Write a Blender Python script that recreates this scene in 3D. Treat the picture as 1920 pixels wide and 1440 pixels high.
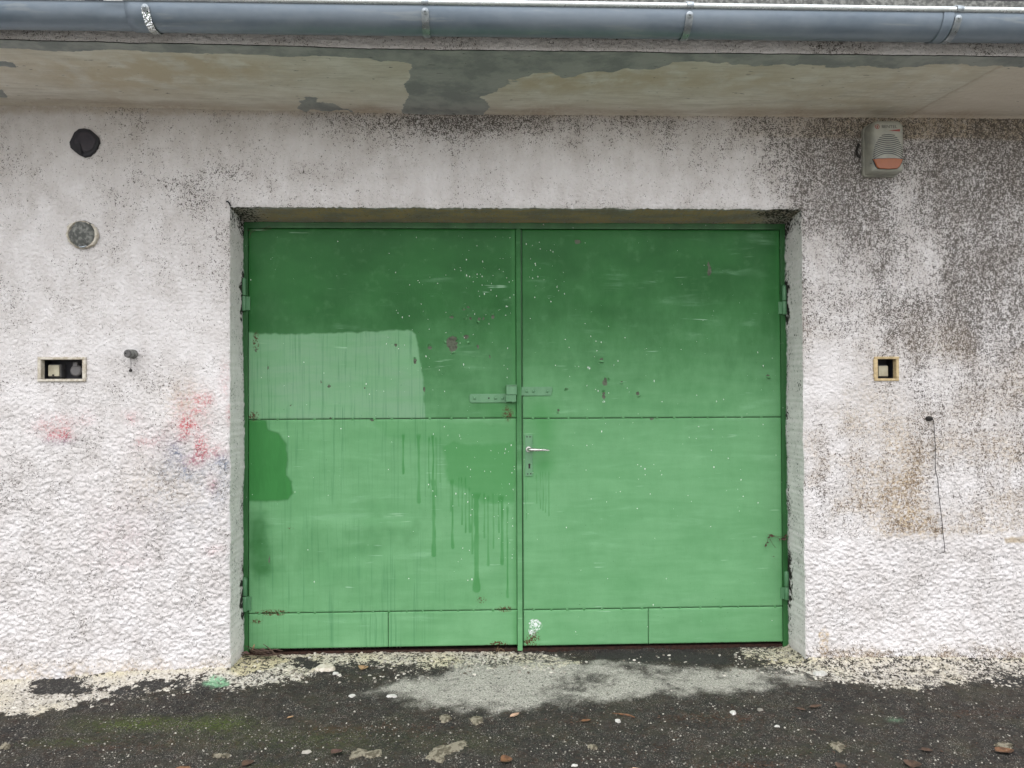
import bpy, bmesh, math, random
import numpy as np
from mathutils import Vector, Matrix

for o in list(bpy.data.objects):
    bpy.data.objects.remove(o)
scene = bpy.context.scene
COL = scene.collection
random.seed(4)
RNG = np.random.default_rng(4)

# ------------------------------------------------------------------ camera
CAM = np.array([0.0, -3.44, 1.269])
YAW, PIT, ROL = [math.radians(a) for a in (2.038, 0.566, -0.2585)]
FPX = 1400.0                                    # focal length for a 1920 px wide picture
_fw = np.array([math.sin(YAW)*math.cos(PIT), math.cos(YAW)*math.cos(PIT), math.sin(PIT)])
_r0 = np.array([math.cos(YAW), -math.sin(YAW), 0.0])
_u0 = np.cross(_r0, _fw)
_ri = math.cos(ROL)*_r0 + math.sin(ROL)*_u0
_up = -math.sin(ROL)*_r0 + math.cos(ROL)*_u0
cam = bpy.data.cameras.new('camera')
cam.sensor_width = 36.0
cam.lens = FPX/1920*36.0
cam.clip_start, cam.clip_end = 0.05, 500
camo = bpy.data.objects.new('camera', cam)
COL.objects.link(camo)
camo.matrix_world = Matrix(((_ri[0], _up[0], -_fw[0], CAM[0]), (_ri[1], _up[1], -_fw[1], CAM[1]),
                            (_ri[2], _up[2], -_fw[2], CAM[2]), (0, 0, 0, 1)))
scene.camera = camo

# ------------------------------------------------------------------ light: an overcast day
SUN_EL, SUN_AZ = math.radians(60), math.radians(6)     # azimuth from -Y (behind the camera), + towards +X
world = bpy.data.worlds.new('World')
scene.world = world
world.use_nodes = True
wn = world.node_tree
sky = wn.nodes.new('ShaderNodeTexSky')
sky.sky_type = 'NISHITA'
sky.sun_disc = False
sky.sun_elevation = SUN_EL
sky.sun_rotation = math.radians(180) + SUN_AZ
sky.air_density, sky.dust_density, sky.ozone_density = 1.0, 3.0, 1.0
hs = wn.nodes.new('ShaderNodeHueSaturation')
hs.inputs['Saturation'].default_value = 0.22
wn.links.new(sky.outputs[0], hs.inputs['Color'])
wn.links.new(hs.outputs[0], wn.nodes['Background'].inputs['Color'])
wn.nodes['Background'].inputs['Strength'].default_value = 0.13
sun = bpy.data.lights.new('sun', 'SUN')
sun.energy = 1.3
sun.angle = math.radians(135)
sun.color = (1.0, 0.985, 0.96)
suno = bpy.data.objects.new('sun', sun)
COL.objects.link(suno)
_d = Vector((math.sin(SUN_AZ)*math.cos(SUN_EL), -math.cos(SUN_AZ)*math.cos(SUN_EL), math.sin(SUN_EL)))
suno.rotation_euler = _d.to_track_quat('Z', 'Y').to_euler()
suno.location = (0, -6, 8)
scene.view_settings.view_transform = 'Standard'
scene.view_settings.look = 'None'
scene.view_settings.exposure = 1.0
scene.view_settings.gamma = 1.0
scene.view_settings.use_curve_mapping = False
cy = scene.cycles
cy.max_bounces, cy.diffuse_bounces, cy.glossy_bounces, cy.transmission_bounces = 4, 3, 1, 2
cy.caustics_reflective = cy.caustics_refractive = False
cy.use_adaptive_sampling = True
cy.adaptive_threshold = 0.02
cy.use_denoising = True

# ------------------------------------------------------------------ helpers: surveying points off planes
def _ray(px, py):
    return _fw + (px-960)/FPX*_ri - (py-720)/FPX*_up
def at(px, py, Y):                              # point of the vertical plane y = Y
    v = _ray(px, py)
    return CAM + v*((Y-CAM[1])/v[1])
def atz(px, py, z):                             # point of the level plane z
    v = _ray(px, py)
    return CAM + v*((z-CAM[2])/v[2])
YD = 0.20                                       # front of the door sheets; the wall's face is y = 0
def D(px, py):
    p = at(px, py, YD); return (p[0], p[2])
def Wl(px, py):
    p = at(px, py, 0.0); return (p[0], p[2])
SOF = 2.555
def Sf(px, py):
    p = atz(px, py, SOF); return (p[0], p[1])
def Gd(px, py):
    p = atz(px, py, -0.012); return (p[0], p[1])

# ------------------------------------------------------------------ helpers: noise and masks
_perm = np.random.default_rng(11).permutation(4096)
_ga = np.random.default_rng(12).random(4096)*2*np.pi
_gx, _gy = np.cos(_ga), np.sin(_ga)
def perlin(x, y, seed=0):
    xi = np.floor(x).astype(np.int64); yi = np.floor(y).astype(np.int64)
    xf = x-xi; yf = y-yi
    u = xf*xf*xf*(xf*(xf*6-15)+10); v = yf*yf*yf*(yf*(yf*6-15)+10)
    def g(ix, iy, dx, dy):
        h = _perm[(_perm[(ix+seed*131) & 4095]+iy*17+seed) & 4095]
        return _gx[h]*dx+_gy[h]*dy
    a = g(xi, yi, xf, yf); b = g(xi+1, yi, xf-1, yf)
    c = g(xi, yi+1, xf, yf-1); d = g(xi+1, yi+1, xf-1, yf-1)
    return ((a+(b-a)*u)*(1-v)+(c+(d-c)*u)*v)*1.4
def grains(x, y, s, seed=0, squash=1.0):
    """overlapping round grains: domes on a jittered lattice, each with its own height"""
    u = x/s; v = y/(s*squash)
    ui = np.floor(u).astype(np.int64); vi = np.floor(v).astype(np.int64)
    best = np.zeros(np.shape(x))
    for du in (-1, 0, 1):
        for dv in (-1, 0, 1):
            iu, iv = ui+du, vi+dv
            h = _perm[(_perm[(iu+seed*37) & 4095]+iv*23+seed) & 4095]
            jx = _ga[h]/6.2832; jy = _ga[(h*7+13) & 4095]/6.2832; k = 0.45+0.55*_ga[(h*11+5) & 4095]/6.2832
            d2 = (u-iu-jx)**2+(v-iv-jy)**2
            best = np.maximum(best, k*np.sqrt(np.clip(1-d2/0.95, 0, 1)))
    return best
def fbm(x, y, s, seed=0, octv=3):
    o = np.zeros(np.shape(x)); a = 1.0
    for k in range(octv):
        o = o+a*perlin(np.asarray(x)/s, np.asarray(y)/s, seed+k*7); a *= 0.5; s *= 0.5
    return o
def sdf(x, y, poly):
    d = np.full(np.shape(x), 1e9); inside = np.zeros(np.shape(x), bool)
    n = len(poly)
    for i in range(n):
        ax, ay = poly[i]; bx, by = poly[(i+1) % n]
        ex, ey = bx-ax, by-ay
        t = np.clip(((x-ax)*ex+(y-ay)*ey)/(ex*ex+ey*ey+1e-12), 0, 1)
        d = np.minimum(d, (x-ax-t*ex)**2+(y-ay-t*ey)**2)
        c = (ay > y) != (by > y)
        inside ^= c & (x < (bx-ax)*(y-ay)/(by-ay+1e-12)+ax)
    d = np.sqrt(d)
    return np.where(inside, -d, d)
def pmask(x, y, poly, w=0.01, wob=0.0, ws=0.05, seed=0):
    s = sdf(x, y, poly)
    if wob:
        s = s+wob*fbm(x, y, ws, seed, 3)
    return np.clip(0.5-s/w, 0, 1)
def gmask(x, y, c, rx, ry):
    return np.exp(-((x-c[0])/rx)**2-((y-c[1])/ry)**2)
def sstep(a, b, x):
    t = np.clip((x-a)/(b-a), 0, 1); return t*t*(3-2*t)

# ------------------------------------------------------------------ helpers: objects
BASE = {}
def link(o):
    COL.objects.link(o); return o
def tag(o, label=None, cat=None, group=None, kind=None):
    if label: o['label'] = label
    if cat: o['category'] = cat
    if group: o['group'] = group
    if kind: o['kind'] = kind
    return o
def thing(name, loc, label, cat, group=None):
    o = bpy.data.objects.new(name, None)
    o.empty_display_size = 0.1
    o.location = loc
    BASE[o.name] = Vector(loc)
    link(o)
    return tag(o, label, cat, group)
def mesh_obj(name, V, F, material, parent=None, loc=None, smooth=False, attrs=None, mats=None, fmat=None):
    """one mesh from world-space vertices; its origin sits at its thing's base"""
    V = np.asarray(V, dtype=np.float64).reshape(-1, 3)
    if parent is not None:
        b = np.array(BASE[parent.name])
    elif loc is not None:
        b = np.array(loc, float)
    else:
        b = np.zeros(3)
    me = bpy.data.meshes.new(name)
    VV = V-b
    if isinstance(F, np.ndarray):
        n = F.shape[1]
        me.vertices.add(len(VV)); me.vertices.foreach_set('co', VV.astype(np.float32).ravel())
        me.loops.add(F.size); me.loops.foreach_set('vertex_index', F.astype(np.int32).ravel())
        me.polygons.add(len(F))
        me.polygons.foreach_set('loop_start', np.arange(0, F.size, n, dtype=np.int32))
        me.polygons.foreach_set('loop_total', np.full(len(F), n, dtype=np.int32))
        me.update(calc_edges=True)
    else:
        me.from_pydata([tuple(v) for v in VV], [], F)
        me.update()
    if attrs:
        for k, a in attrs.items():
            at_ = me.attributes.new(k, 'FLOAT', 'POINT')
            at_.data.foreach_set('value', np.clip(a, 0, 1).astype(np.float32).ravel())
    for m in (mats or [material]):
        me.materials.append(m)
    if fmat is not None:
        me.polygons.foreach_set('material_index', np.asarray(fmat, dtype=np.int32))
    if smooth:
        me.polygons.foreach_set('use_smooth', np.ones(len(me.polygons), dtype=bool))
    o = bpy.data.objects.new(name, me)
    if parent is not None:
        o.parent = parent
        BASE[o.name] = Vector(b)
        if parent.type == 'MESH':
            pass
    else:
        o.location = b
        BASE[o.name] = Vector(b)
    return link(o)
class Shape:
    """collects vertices and faces of one part"""
    def __init__(s): s.v = []; s.f = []
    def add(s, V, F):
        k = len(s.v); s.v += [tuple(p) for p in V]; s.f += [[i+k for i in f] for f in F]; return s
    def box(s, x0, x1, y0, y1, z0, z1, bev=0.0, seg=2):
        bm = bmesh.new()
        r = bmesh.ops.create_cube(bm, size=1.0)
        for v in bm.verts:
            v.co = Vector(((x0+x1)/2+v.co.x*(x1-x0), (y0+y1)/2+v.co.y*(y1-y0), (z0+z1)/2+v.co.z*(z1-z0)))
        if bev:
            bmesh.ops.bevel(bm, geom=bm.edges[:], offset=bev, segments=seg, profile=0.5, affect='EDGES')
        bm.verts.index_update()
        s.add([v.co[:] for v in bm.verts], [[v.index for v in f.verts] for f in bm.faces])
        bm.free(); return s
    def tube(s, pts, r, n=8, caps=True):
        pts = [Vector(p) for p in pts]
        rr = r if isinstance(r, (list, tuple)) else [r]*len(pts)
        V = []; F = []
        ref = None
        for i, p in enumerate(pts):
            t = (pts[min(i+1, len(pts)-1)]-pts[max(i-1, 0)]).normalized()
            if ref is None:
                ref = t.orthogonal().normalized()
            a = (ref-t*ref.dot(t)).normalized(); ref = a
            b = t.cross(a)
            for k in range(n):
                an = 2*math.pi*k/n
                V.append(p+(a*math.cos(an)+b*math.sin(an))*rr[i])
        for i in range(len(pts)-1):
            for k in range(n):
                F.append([i*n+k, i*n+(k+1) % n, (i+1)*n+(k+1) % n, (i+1)*n+k])
        if caps:
            F.append([k for k in range(n)][::-1]); F.append([(len(pts)-1)*n+k for k in range(n)])
        return s.add([v[:] for v in V], F)
    def dome(s, c, axis, r, h, n=10, rings=3):
        c = Vector(c); ax = Vector(axis).normalized(); a = ax.orthogonal().normalized(); b = ax.cross(a)
        V = []; F = []
        for j in range(rings):
            t = j/rings*math.pi/2
            for k in range(n):
                an = 2*math.pi*k/n
                V.append(c+(a*math.cos(an)+b*math.sin(an))*r*math.cos(t)+ax*h*math.sin(t))
        V.append(c+ax*h)
        for j in range(rings-1):
            for k in range(n):
                F.append([j*n+k, j*n+(k+1) % n, (j+1)*n+(k+1) % n, (j+1)*n+k])
        for k in range(n):
            F.append([(rings-1)*n+k, (rings-1)*n+(k+1) % n, rings*n])
        return s.add([v[:] for v in V], F)
    def prism(s, outline, y0, y1, inset=0.0, iy=None):
        """outline (x,z) counter-clockwise seen from -Y, extruded from y0 (back) to y1 (front), optional chamfered front"""
        n = len(outline); V = [(x, y0, z) for x, z in outline]+[(x, y1, z) for x, z in outline]
        F = [[k, (k+1) % n, n+(k+1) % n, n+k] for k in range(n)]
        if inset:
            cx = sum(p[0] for p in outline)/n; cz = sum(p[1] for p in outline)/n
            m = max(max(abs(p[0]-cx), abs(p[1]-cz)) for p in outline)
            V += [(cx+(x-cx)*(1-inset/m), iy, cz+(z-cz)*(1-inset/m)) for x, z in outline]
            F += [[n+k, n+(k+1) % n, 2*n+(k+1) % n, 2*n+k] for k in range(n)]
            F.append([2*n+k for k in range(n)])
        else:
            F.append([n+k for k in range(n)])
        F.append([k for k in range(n)][::-1])
        return s.add(V, F)
    def obj(s, name, material, parent=None, loc=None, smooth=False, attrs=None):
        o = mesh_obj(name, s.v, s.f, material, parent, loc, smooth, attrs)
        bm = bmesh.new(); bm.from_mesh(o.data)
        bmesh.ops.recalc_face_normals(bm, faces=bm.faces); bm.to_mesh(o.data); bm.free()
        if smooth:
            try:
                o.data.set_sharp_from_angle(angle=math.radians(40))
            except Exception:
                pass
        return o
def grid_faces(nu, nv, keep=None):
    i = np.arange((nu-1)*(nv-1)); a = i % (nu-1)+(i//(nu-1))*nu
    F = np.stack([a, a+1, a+1+nu, a+nu], 1)
    return F if keep is None else F[keep]
def compact(V, F, *arrs):
    used = np.zeros(len(V), bool); used[F.ravel()] = True
    m = np.cumsum(used)-1
    return (V[used], m[F])+tuple(a[used] for a in arrs), used
def axis_coords(lo, hi, f0, f1, step, snaps=(), grow=1.35):
    c = list(np.arange(f0, f1+step/2, step))
    s = step; x = f0
    while x > lo:
        s *= grow; x = max(lo, x-s); c.insert(0, x)
    s = step; x = c[-1]
    while x < hi:
        s *= grow; x = min(hi, x+s); c.append(x)
    c = np.array(c)
    for v in snaps:
        c[np.argmin(np.abs(c-v))] = v
    return c

# ------------------------------------------------------------------ helpers: node materials
class NM:
    def __init__(s, name):
        s.m = bpy.data.materials.new(name); s.m.use_nodes = True
        s.nt = s.m.node_tree; s.b = s.nt.nodes['Principled BSDF']
        s.tc = s.nt.nodes.new('ShaderNodeTexCoord').outputs['Object']
    def new(s, t): return s.nt.nodes.new(t)
    def put(s, sock, v):
        if isinstance(v, (int, float)): sock.default_value = v
        elif isinstance(v, (tuple, list)): sock.default_value = tuple(v) if len(v) == len(sock.default_value) else tuple(v)+(1.0,)
        else: s.nt.links.new(v, sock)
    def vec(s, sc, rot=None, loc=None):
        n = s.new('ShaderNodeMapping'); n.inputs['Scale'].default_value = sc
        if rot: n.inputs['Rotation'].default_value = rot
        if loc: n.inputs['Location'].default_value = loc
        s.nt.links.new(s.tc, n.inputs['Vector']); return n.outputs[0]
    def noise(s, scale, detail=3, rough=0.55, st=None, dist=0.0, loc=None):
        n = s.new('ShaderNodeTexNoise')
        n.inputs['Scale'].default_value = scale; n.inputs['Detail'].default_value = detail
        n.inputs['Roughness'].default_value = rough; n.inputs['Distortion'].default_value = dist
        s.nt.links.new(s.vec(st or (1, 1, 1), loc=loc), n.inputs['Vector']); return n.outputs['Fac']
    def voro(s, scale, st=None, feature='F1', rand=1.0, out='Distance', dim='3D'):
        n = s.new('ShaderNodeTexVoronoi'); n.feature = feature; n.voronoi_dimensions = dim
        n.inputs['Scale'].default_value = scale; n.inputs['Randomness'].default_value = rand
        s.nt.links.new(s.vec(st or (1, 1, 1)), n.inputs['Vector']); return n.outputs[out]
    def attr(s, name):
        n = s.new('ShaderNodeAttribute'); n.attribute_name = name; return n.outputs['Fac']
    def op(s, o, a, b=0.0, c=None):
        n = s.new('ShaderNodeMath'); n.operation = o
        s.put(n.inputs[0], a); s.put(n.inputs[1], b)
        if c is not None: s.put(n.inputs[2], c)
        return n.outputs[0]
    def ramp(s, x, lo, hi, a=0.0, b=1.0):
        n = s.new('ShaderNodeMapRange'); n.interpolation_type = 'SMOOTHSTEP'
        s.put(n.inputs['Value'], x); s.put(n.inputs['From Min'], lo); s.put(n.inputs['From Max'], hi)
        s.put(n.inputs['To Min'], a); s.put(n.inputs['To Max'], b); return n.outputs[0]
    def mix(s, f, a, b):
        n = s.new('ShaderNodeMix'); n.data_type = 'RGBA'
        s.put(n.inputs[0], f); s.put(n.inputs[6], a); s.put(n.inputs[7], b); return n.outputs[2]
    def bump(s, h, strength, dist=0.01, normal=None):
        n = s.new('ShaderNodeBump'); n.inputs['Strength'].default_value = strength; n.inputs['Distance'].default_value = dist
        s.put(n.inputs['Height'], h)
        if normal is not None: s.nt.links.new(normal, n.inputs['Normal'])
        return n.outputs[0]
    def done(s, color=None, rough=0.6, normal=None, metal=0.0, spec=0.5):
        if color is not None: s.put(s.b.inputs['Base Color'], color)
        s.put(s.b.inputs['Roughness'], rough); s.put(s.b.inputs['Metallic'], metal)
        s.put(s.b.inputs['Specular IOR Level'], spec)
        if normal is not None: s.nt.links.new(normal, s.b.inputs['Normal'])
        return s.m

def worn(name, c1, c2, rough=0.6, scale=30, metal=0.0, spec=0.4, bump=0.15, thresh=(0.4, 0.65)):
    q = NM(name); n = q.noise(scale, 4)
    return q.done(q.mix(q.ramp(n, *thresh), c1, c2), q.ramp(n, 0.3, 0.7, max(rough-0.1, 0.05), min(rough+0.1, 1)),
                  q.bump(q.noise(scale*6, 3), bump, 0.004), metal, spec)

# ------------------------------------------------------------------ materials of the walls
def roughcast_material():
    q = NM('white_roughcast')
    mould, ochre, beige, red, blue, grime = [q.attr(a) for a in ('mould', 'ochre', 'beige', 'red', 'blue', 'grime')]
    mid = q.noise(95, 2, 0.6); big = q.noise(9, 3)
    c = q.mix(q.ramp(big, 0.35, 0.7), (0.735, 0.715, 0.722), (0.655, 0.63, 0.63))
    c = q.mix(q.op('MULTIPLY', grime, q.ramp(mid, 0.3, 0.75, 0.5, 1.0)), c, (0.40, 0.37, 0.345))
    c = q.mix(q.op('MULTIPLY', beige, q.ramp(q.noise(40, 4), 0.25, 0.6, 0.5, 1.0)), c, (0.44, 0.37, 0.28))
    c = q.mix(q.op('MULTIPLY', ochre, q.ramp(q.noise(70, 4), 0.38, 0.62, 0.05, 0.9)), c, (0.50, 0.39, 0.25))
    c = q.mix(q.op('MULTIPLY', mould, q.ramp(q.noise(16, 3, 0.6, st=(1, 1, .35)), 0.3, 0.7, 0.10, 0.60)), c, (0.38, 0.34, 0.31))
    # spray paint caught on the grains
    g = q.ramp(q.noise(110, 3, .65), 0.40, 0.60)
    c = q.mix(q.op('MULTIPLY', red, q.op('ADD', q.op('MULTIPLY', g, 0.8), 0.10)), c, (0.50, 0.085, 0.095))
    c = q.mix(q.op('MULTIPLY', blue, q.op('ADD', q.op('MULTIPLY', g, 0.7), 0.2)), c, (0.16, 0.20, 0.27))
    # mould: separate dark specks, denser where the wall stays wet
    sp = q.op('ADD', q.op('MULTIPLY', q.noise(200, 2, 0.6), 0.66), q.op('MULTIPLY', q.noise(70, 2, 0.6, st=(1, 1, .7)), 0.34))
    t = q.ramp(mould, 0.0, 1.0, 0.30, 0.535)
    speck = q.ramp(q.op('SUBTRACT', t, sp), -0.025, 0.035)
    c = q.mix(q.op('MULTIPLY', speck, 0.92), c, q.mix(ochre, (0.085, 0.075, 0.066), (0.16, 0.11, 0.065)))
    n = q.bump(q.noise(170, 1.5, 0.6), 0.7, 0.008)
    return q.done(c, 0.9, n, spec=0.25)
M_ROUGH = roughcast_material()

def reveal_material():
    q = NM('jamb_plaster')
    mould, brown, grime, green = [q.attr(a) for a in ('mould', 'brown', 'grime', 'green')]
    c = q.mix(q.ramp(q.noise(30, 4), 0.35, 0.65), (0.83, 0.78, 0.795), (0.75, 0.705, 0.715))
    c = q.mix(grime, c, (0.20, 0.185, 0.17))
    br = q.mix(q.ramp(q.noise(12, 4, st=(0.4, 1, 1)), 0.36, 0.62), (0.33, 0.285, 0.235), (0.48, 0.36, 0.22))
    br = q.mix(q.ramp(q.noise(60, 3), 0.52, 0.68), br, (0.36, 0.34, 0.32))
    c = q.mix(brown, c, br)
    c = q.mix(green, c, (0.05, 0.2, 0.08))
    sp = q.noise(100, 3, 0.65)
    c = q.mix(q.ramp(q.op('SUBTRACT', q.ramp(mould, 0, 1, 0.30, 0.66), sp), -0.03, 0.03), c, (0.03, 0.028, 0.026))
    return q.done(c, 0.9, q.bump(q.noise(190, 3), 0.35, 0.004), spec=0.2)
M_REVEAL = reveal_material()

def soffit_material():
    q = NM('soffit_paint')
    cement, ochre, clay, pale = [q.attr(a) for a in ('cement', 'ochre', 'clay', 'pale')]
    str_ = q.noise(5, 5, 0.6, st=(1, 3.0, 1))
    c = q.mix(q.ramp(str_, 0.35, 0.65), (0.66, 0.625, 0.55), (0.78, 0.755, 0.69))
    c = q.mix(q.ramp(q.noise(26, 4, 0.65, st=(0.25, 2.2, 1)), 0.48, 0.68, 0, 0.45), c, (0.48, 0.45, 0.39))
    c = q.mix(q.op('MULTIPLY', ochre, q.ramp(q.noise(9, 5, 0.6), 0.32, 0.6)), c, (0.60, 0.525, 0.40))
    c = q.mix(pale, c, (0.72, 0.65, 0.57))
    c = q.mix(q.op('MULTIPLY', clay, q.ramp(q.noise(70, 3), 0.3, 0.6, 0.3, .7)), c, (0.48, 0.38, 0.30))
    e = q.ramp(q.op('ADD', cement, q.op('MULTIPLY', q.op('SUBTRACT', q.noise(26, 5, 0.75, st=(0.35, 1.3, 1)), 0.5), 1.5)), 0.45, 0.54)
    cc = q.mix(q.ramp(q.noise(6, 5, 0.65), 0.38, 0.62), (0.27, 0.29, 0.29), (0.40, 0.415, 0.405))
    c = q.mix(e, c, cc)
    c = q.mix(q.ramp(q.noise(55, 3, st=(0.35, 1.5, 1)), 0.70, 0.74), c, (0.09, 0.09, 0.085))
    n = q.bump(q.op('ADD', q.noise(45, 4, st=(0.6, 1, 1)), q.op('MULTIPLY', e, 0.5)), 0.4, 0.01)
    return q.done(c, 0.85, n, spec=0.25)
M_SOFFIT = soffit_material()

# ------------------------------------------------------------------ door paint
def door_material():
    q = NM('green_door_paint')
    fade_shade, drip, peel, rust, white, mid = [q.attr(a) for a in ('fade_shade', 'drip', 'peel', 'rust', 'white', 'mid')]
    big = q.noise(3.0, 4, st=(1, 1, 1.6))
    hstreak = q.noise(4, 4, 0.6, st=(0.8, 1, 5), dist=0.4); hair = q.attr('hair')
    brush = q.noise(120, 3, 0.6, st=(1, 1, 0.02), dist=0.15)
    fine = q.noise(80, 3)
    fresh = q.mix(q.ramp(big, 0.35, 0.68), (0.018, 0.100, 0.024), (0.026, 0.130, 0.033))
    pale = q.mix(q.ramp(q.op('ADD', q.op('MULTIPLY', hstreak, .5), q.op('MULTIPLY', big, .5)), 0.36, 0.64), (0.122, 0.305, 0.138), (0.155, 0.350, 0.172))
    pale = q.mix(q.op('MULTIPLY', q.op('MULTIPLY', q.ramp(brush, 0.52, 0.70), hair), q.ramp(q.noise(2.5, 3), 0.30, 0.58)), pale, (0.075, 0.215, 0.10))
    edge = q.ramp(q.op('ADD', fade_shade, q.op('MULTIPLY', q.op('SUBTRACT', q.noise(26, 4, st=(1, 1, 0.5)), 0.5), 0.25)), 0.02, 0.98)
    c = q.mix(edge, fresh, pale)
    c = q.mix(q.op('MULTIPLY', q.op('MULTIPLY', q.ramp(hstreak, 0.54, 0.74), q.ramp(q.noise(4, 2), 0.48, 0.68)), 0.30), c, (0.25, 0.47, 0.29))
    c = q.mix(q.ramp(q.noise(200, 2, .7), 0.45, 0.75, 0.0, 0.25), c, q.mix(edge, (0.018, 0.095, 0.024), (0.11, 0.285, 0.125)))
    c = q.mix(q.ramp(q.noise(18, 4, .65), 0.54, 0.76, 0.0, 0.12), c, (0.17, 0.35, 0.18))
    c = q.mix(q.op('MULTIPLY', q.attr('chalk'), q.ramp(hstreak, .35, .65, .55, 1.0)), c, q.mix(q.op('MULTIPLY', q.ramp(brush, 0.50, 0.68), .6), (0.175, 0.318, 0.196), (0.10, 0.225, 0.12)))
    # horizontal scuffs
    scuff = q.op('MULTIPLY', q.ramp(q.noise(75, 2, st=(0.06, 1, 1.0), dist=0.3), 0.66, 0.74), q.ramp(q.noise(6, 2), 0.56, 0.64))
    c = q.mix(q.op('MULTIPLY', scuff, 0.5), c, (0.36, 0.56, 0.40))
    c = q.mix(q.op('MULTIPLY', mid, 0.75), c, (0.058, 0.225, 0.068))
    c = q.mix(q.op('MULTIPLY', q.ramp(drip, 0.15, 0.95, 0, 0.9), q.ramp(q.noise(30, 3, st=(1, 1, .3)), .3, .65, .72, 1)), c, (0.044, 0.200, 0.053))
    # tiny dark pits, peeled spots, rust
    c = q.mix(q.op('MULTIPLY', q.ramp(q.noise(130, 2), 0.735, 0.77), 0.6), c, (0.03, 0.09, 0.035))
    rr = q.ramp(q.op('MULTIPLY', rust, q.ramp(q.noise(120, 4, 0.7), 0.40, 0.62)), 0.12, 0.45)
    c = q.mix(rr, c, q.mix(fine, (0.10, 0.045, 0.02), (0.045, 0.028, 0.018)))
    ww = q.ramp(q.op('MULTIPLY', white, q.ramp(q.noise(130, 3, .7), 0.38, 0.6)), 0.15, 0.45)
    c = q.mix(ww, c, (0.66, 0.70, 0.69))
    pp = q.ramp(q.op('ADD', peel, q.op('MULTIPLY', q.op('SUBTRACT', q.noise(170, 2, .7), .5), q.op('MULTIPLY', q.ramp(peel, 0.02, 0.2), 1.1))), 0.40, 0.56)
    c = q.mix(pp, c, q.mix(q.ramp(fine, 0.4, 0.7), (0.105, 0.122, 0.088), (0.06, 0.066, 0.048)))
    ro = q.op('ADD', q.ramp(q.op('ADD', edge, q.op('MULTIPLY', fine, 0.2)), 0.0, 1.2, 0.33, 0.60), q.op('MULTIPLY', pp, 0.3))
    h = q.op('SUBTRACT', q.op('ADD', q.op('MULTIPLY', q.noise(150, 1, st=(1, 1, 0.2)), 0.25), q.op('MULTIPLY', drip, 0.3)), peel)
    n = q.bump(h, 0.55, 0.0025)
    return q.done(c, ro, n, spec=0.12)
M_DOOR = door_material()

def green_trim(name, a, b, chip=0.72):
    q = NM(name)
    c = q.mix(q.ramp(q.noise(14, 4, st=(1, 1, 0.3)), 0.35, 0.65), a, b)
    c = q.mix(q.ramp(q.noise(75, 3), chip, chip+0.04), c, (0.62, 0.66, 0.62))
    c = q.mix(q.ramp(q.noise(60, 3, loc=(3, 1, 7)), 0.72, 0.77), c, (0.05, 0.035, 0.02))
    return q.done(c, 0.42, q.bump(q.noise(120, 3), 0.25, 0.003), spec=0.45)
M_TRIM = green_trim('green_trim_paint', (0.048, 0.185, 0.057), (0.080, 0.25, 0.094))
M_FRAME = green_trim('green_frame_paint', (0.016, 0.088, 0.021), (0.027, 0.122, 0.033), 0.70)
M_HASP = green_trim('green_ironwork_paint', (0.075, 0.20, 0.095), (0.105, 0.25, 0.128), 0.78)
M_FLECK = worn('white_paint_splash', (0.74, 0.80, 0.73), (0.60, 0.72, 0.62), 0.5, 200)
M_GALV = None
def galvanised():
    q = NM('galvanised_steel')
    n = q.noise(7, 5, 0.6, st=(0.6, 1, 1)); sp = q.voro(40)
    c = q.mix(q.ramp(n, 0.3, 0.7), (0.165, 0.21, 0.265), (0.225, 0.27, 0.325))
    c = q.mix(q.ramp(sp, 0.2, 0.8, 0.0, 0.10), c, (0.28, 0.33, 0.38))
    c = q.mix(q.ramp(q.noise(30, 4, st=(0.12, 1, 1)), 0.60, 0.70, 0, 0.35), c, (0.36, 0.39, 0.40))
    return q.done(c, q.ramp(n, 0.3, 0.7, 0.36, 0.5), q.bump(q.noise(9, 3, st=(0.3, 1, 1)), 0.12, 0.02), 0.35, 0.5)
M_GALV = galvanised()
M_GALV2 = worn('galvanised_strap', (0.36, 0.40, 0.43), (0.26, 0.29, 0.32), 0.35, 40, 0.75)
def foil():
    q = NM('crumpled_foil')
    return q.done((0.78, 0.80, 0.82), 0.16, q.bump(q.voro(140, feature='F1'), 1.0, 0.012), 1.0)
M_FOIL = foil()
M_BEAD = worn('bead_highlight_metal', (0.66, 0.70, 0.71), (0.55, 0.59, 0.60), 0.3, 25, 0.55)  # paler than the trough, the bead's highlight is put into its colour
M_ROOF = worn('dark_roof_sheet', (0.022, 0.020, 0.026), (0.045, 0.038, 0.046), 0.75, 60)
M_BLACK = worn('black_plastic', (0.012, 0.012, 0.016), (0.022, 0.021, 0.028), 0.55, 40)
M_DARK = worn('dark_inside', (0.02, 0.019, 0.018), (0.035, 0.032, 0.03), 0.8, 30)
M_RUST = worn('rusty_iron', (0.045, 0.022, 0.016), (0.022, 0.015, 0.012), 0.85, 60, 0.0, 0.2, 0.5)
M_CEM = worn('grey_cement', (0.10, 0.105, 0.10), (0.26, 0.265, 0.25), 0.85, 60, bump=1.0)
M_CREAM = worn('cream_plastic', (0.42, 0.39, 0.29), (0.33, 0.30, 0.22), 0.5, 25)
M_GREYPL = worn('grey_plastic', (0.11, 0.105, 0.105), (0.075, 0.072, 0.075), 0.5, 25)
M_MORT = worn('cream_mortar', (0.62, 0.58, 0.51), (0.44, 0.39, 0.31), 0.9, 60, bump=0.6)
M_MORT2 = worn('tan_mortar', (0.55, 0.43, 0.25), (0.40, 0.31, 0.18), 0.9, 60, bump=0.6)
M_STEEL = worn('worn_aluminium', (0.60, 0.60, 0.58), (0.46, 0.46, 0.44), 0.3, 60, 0.9)
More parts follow.
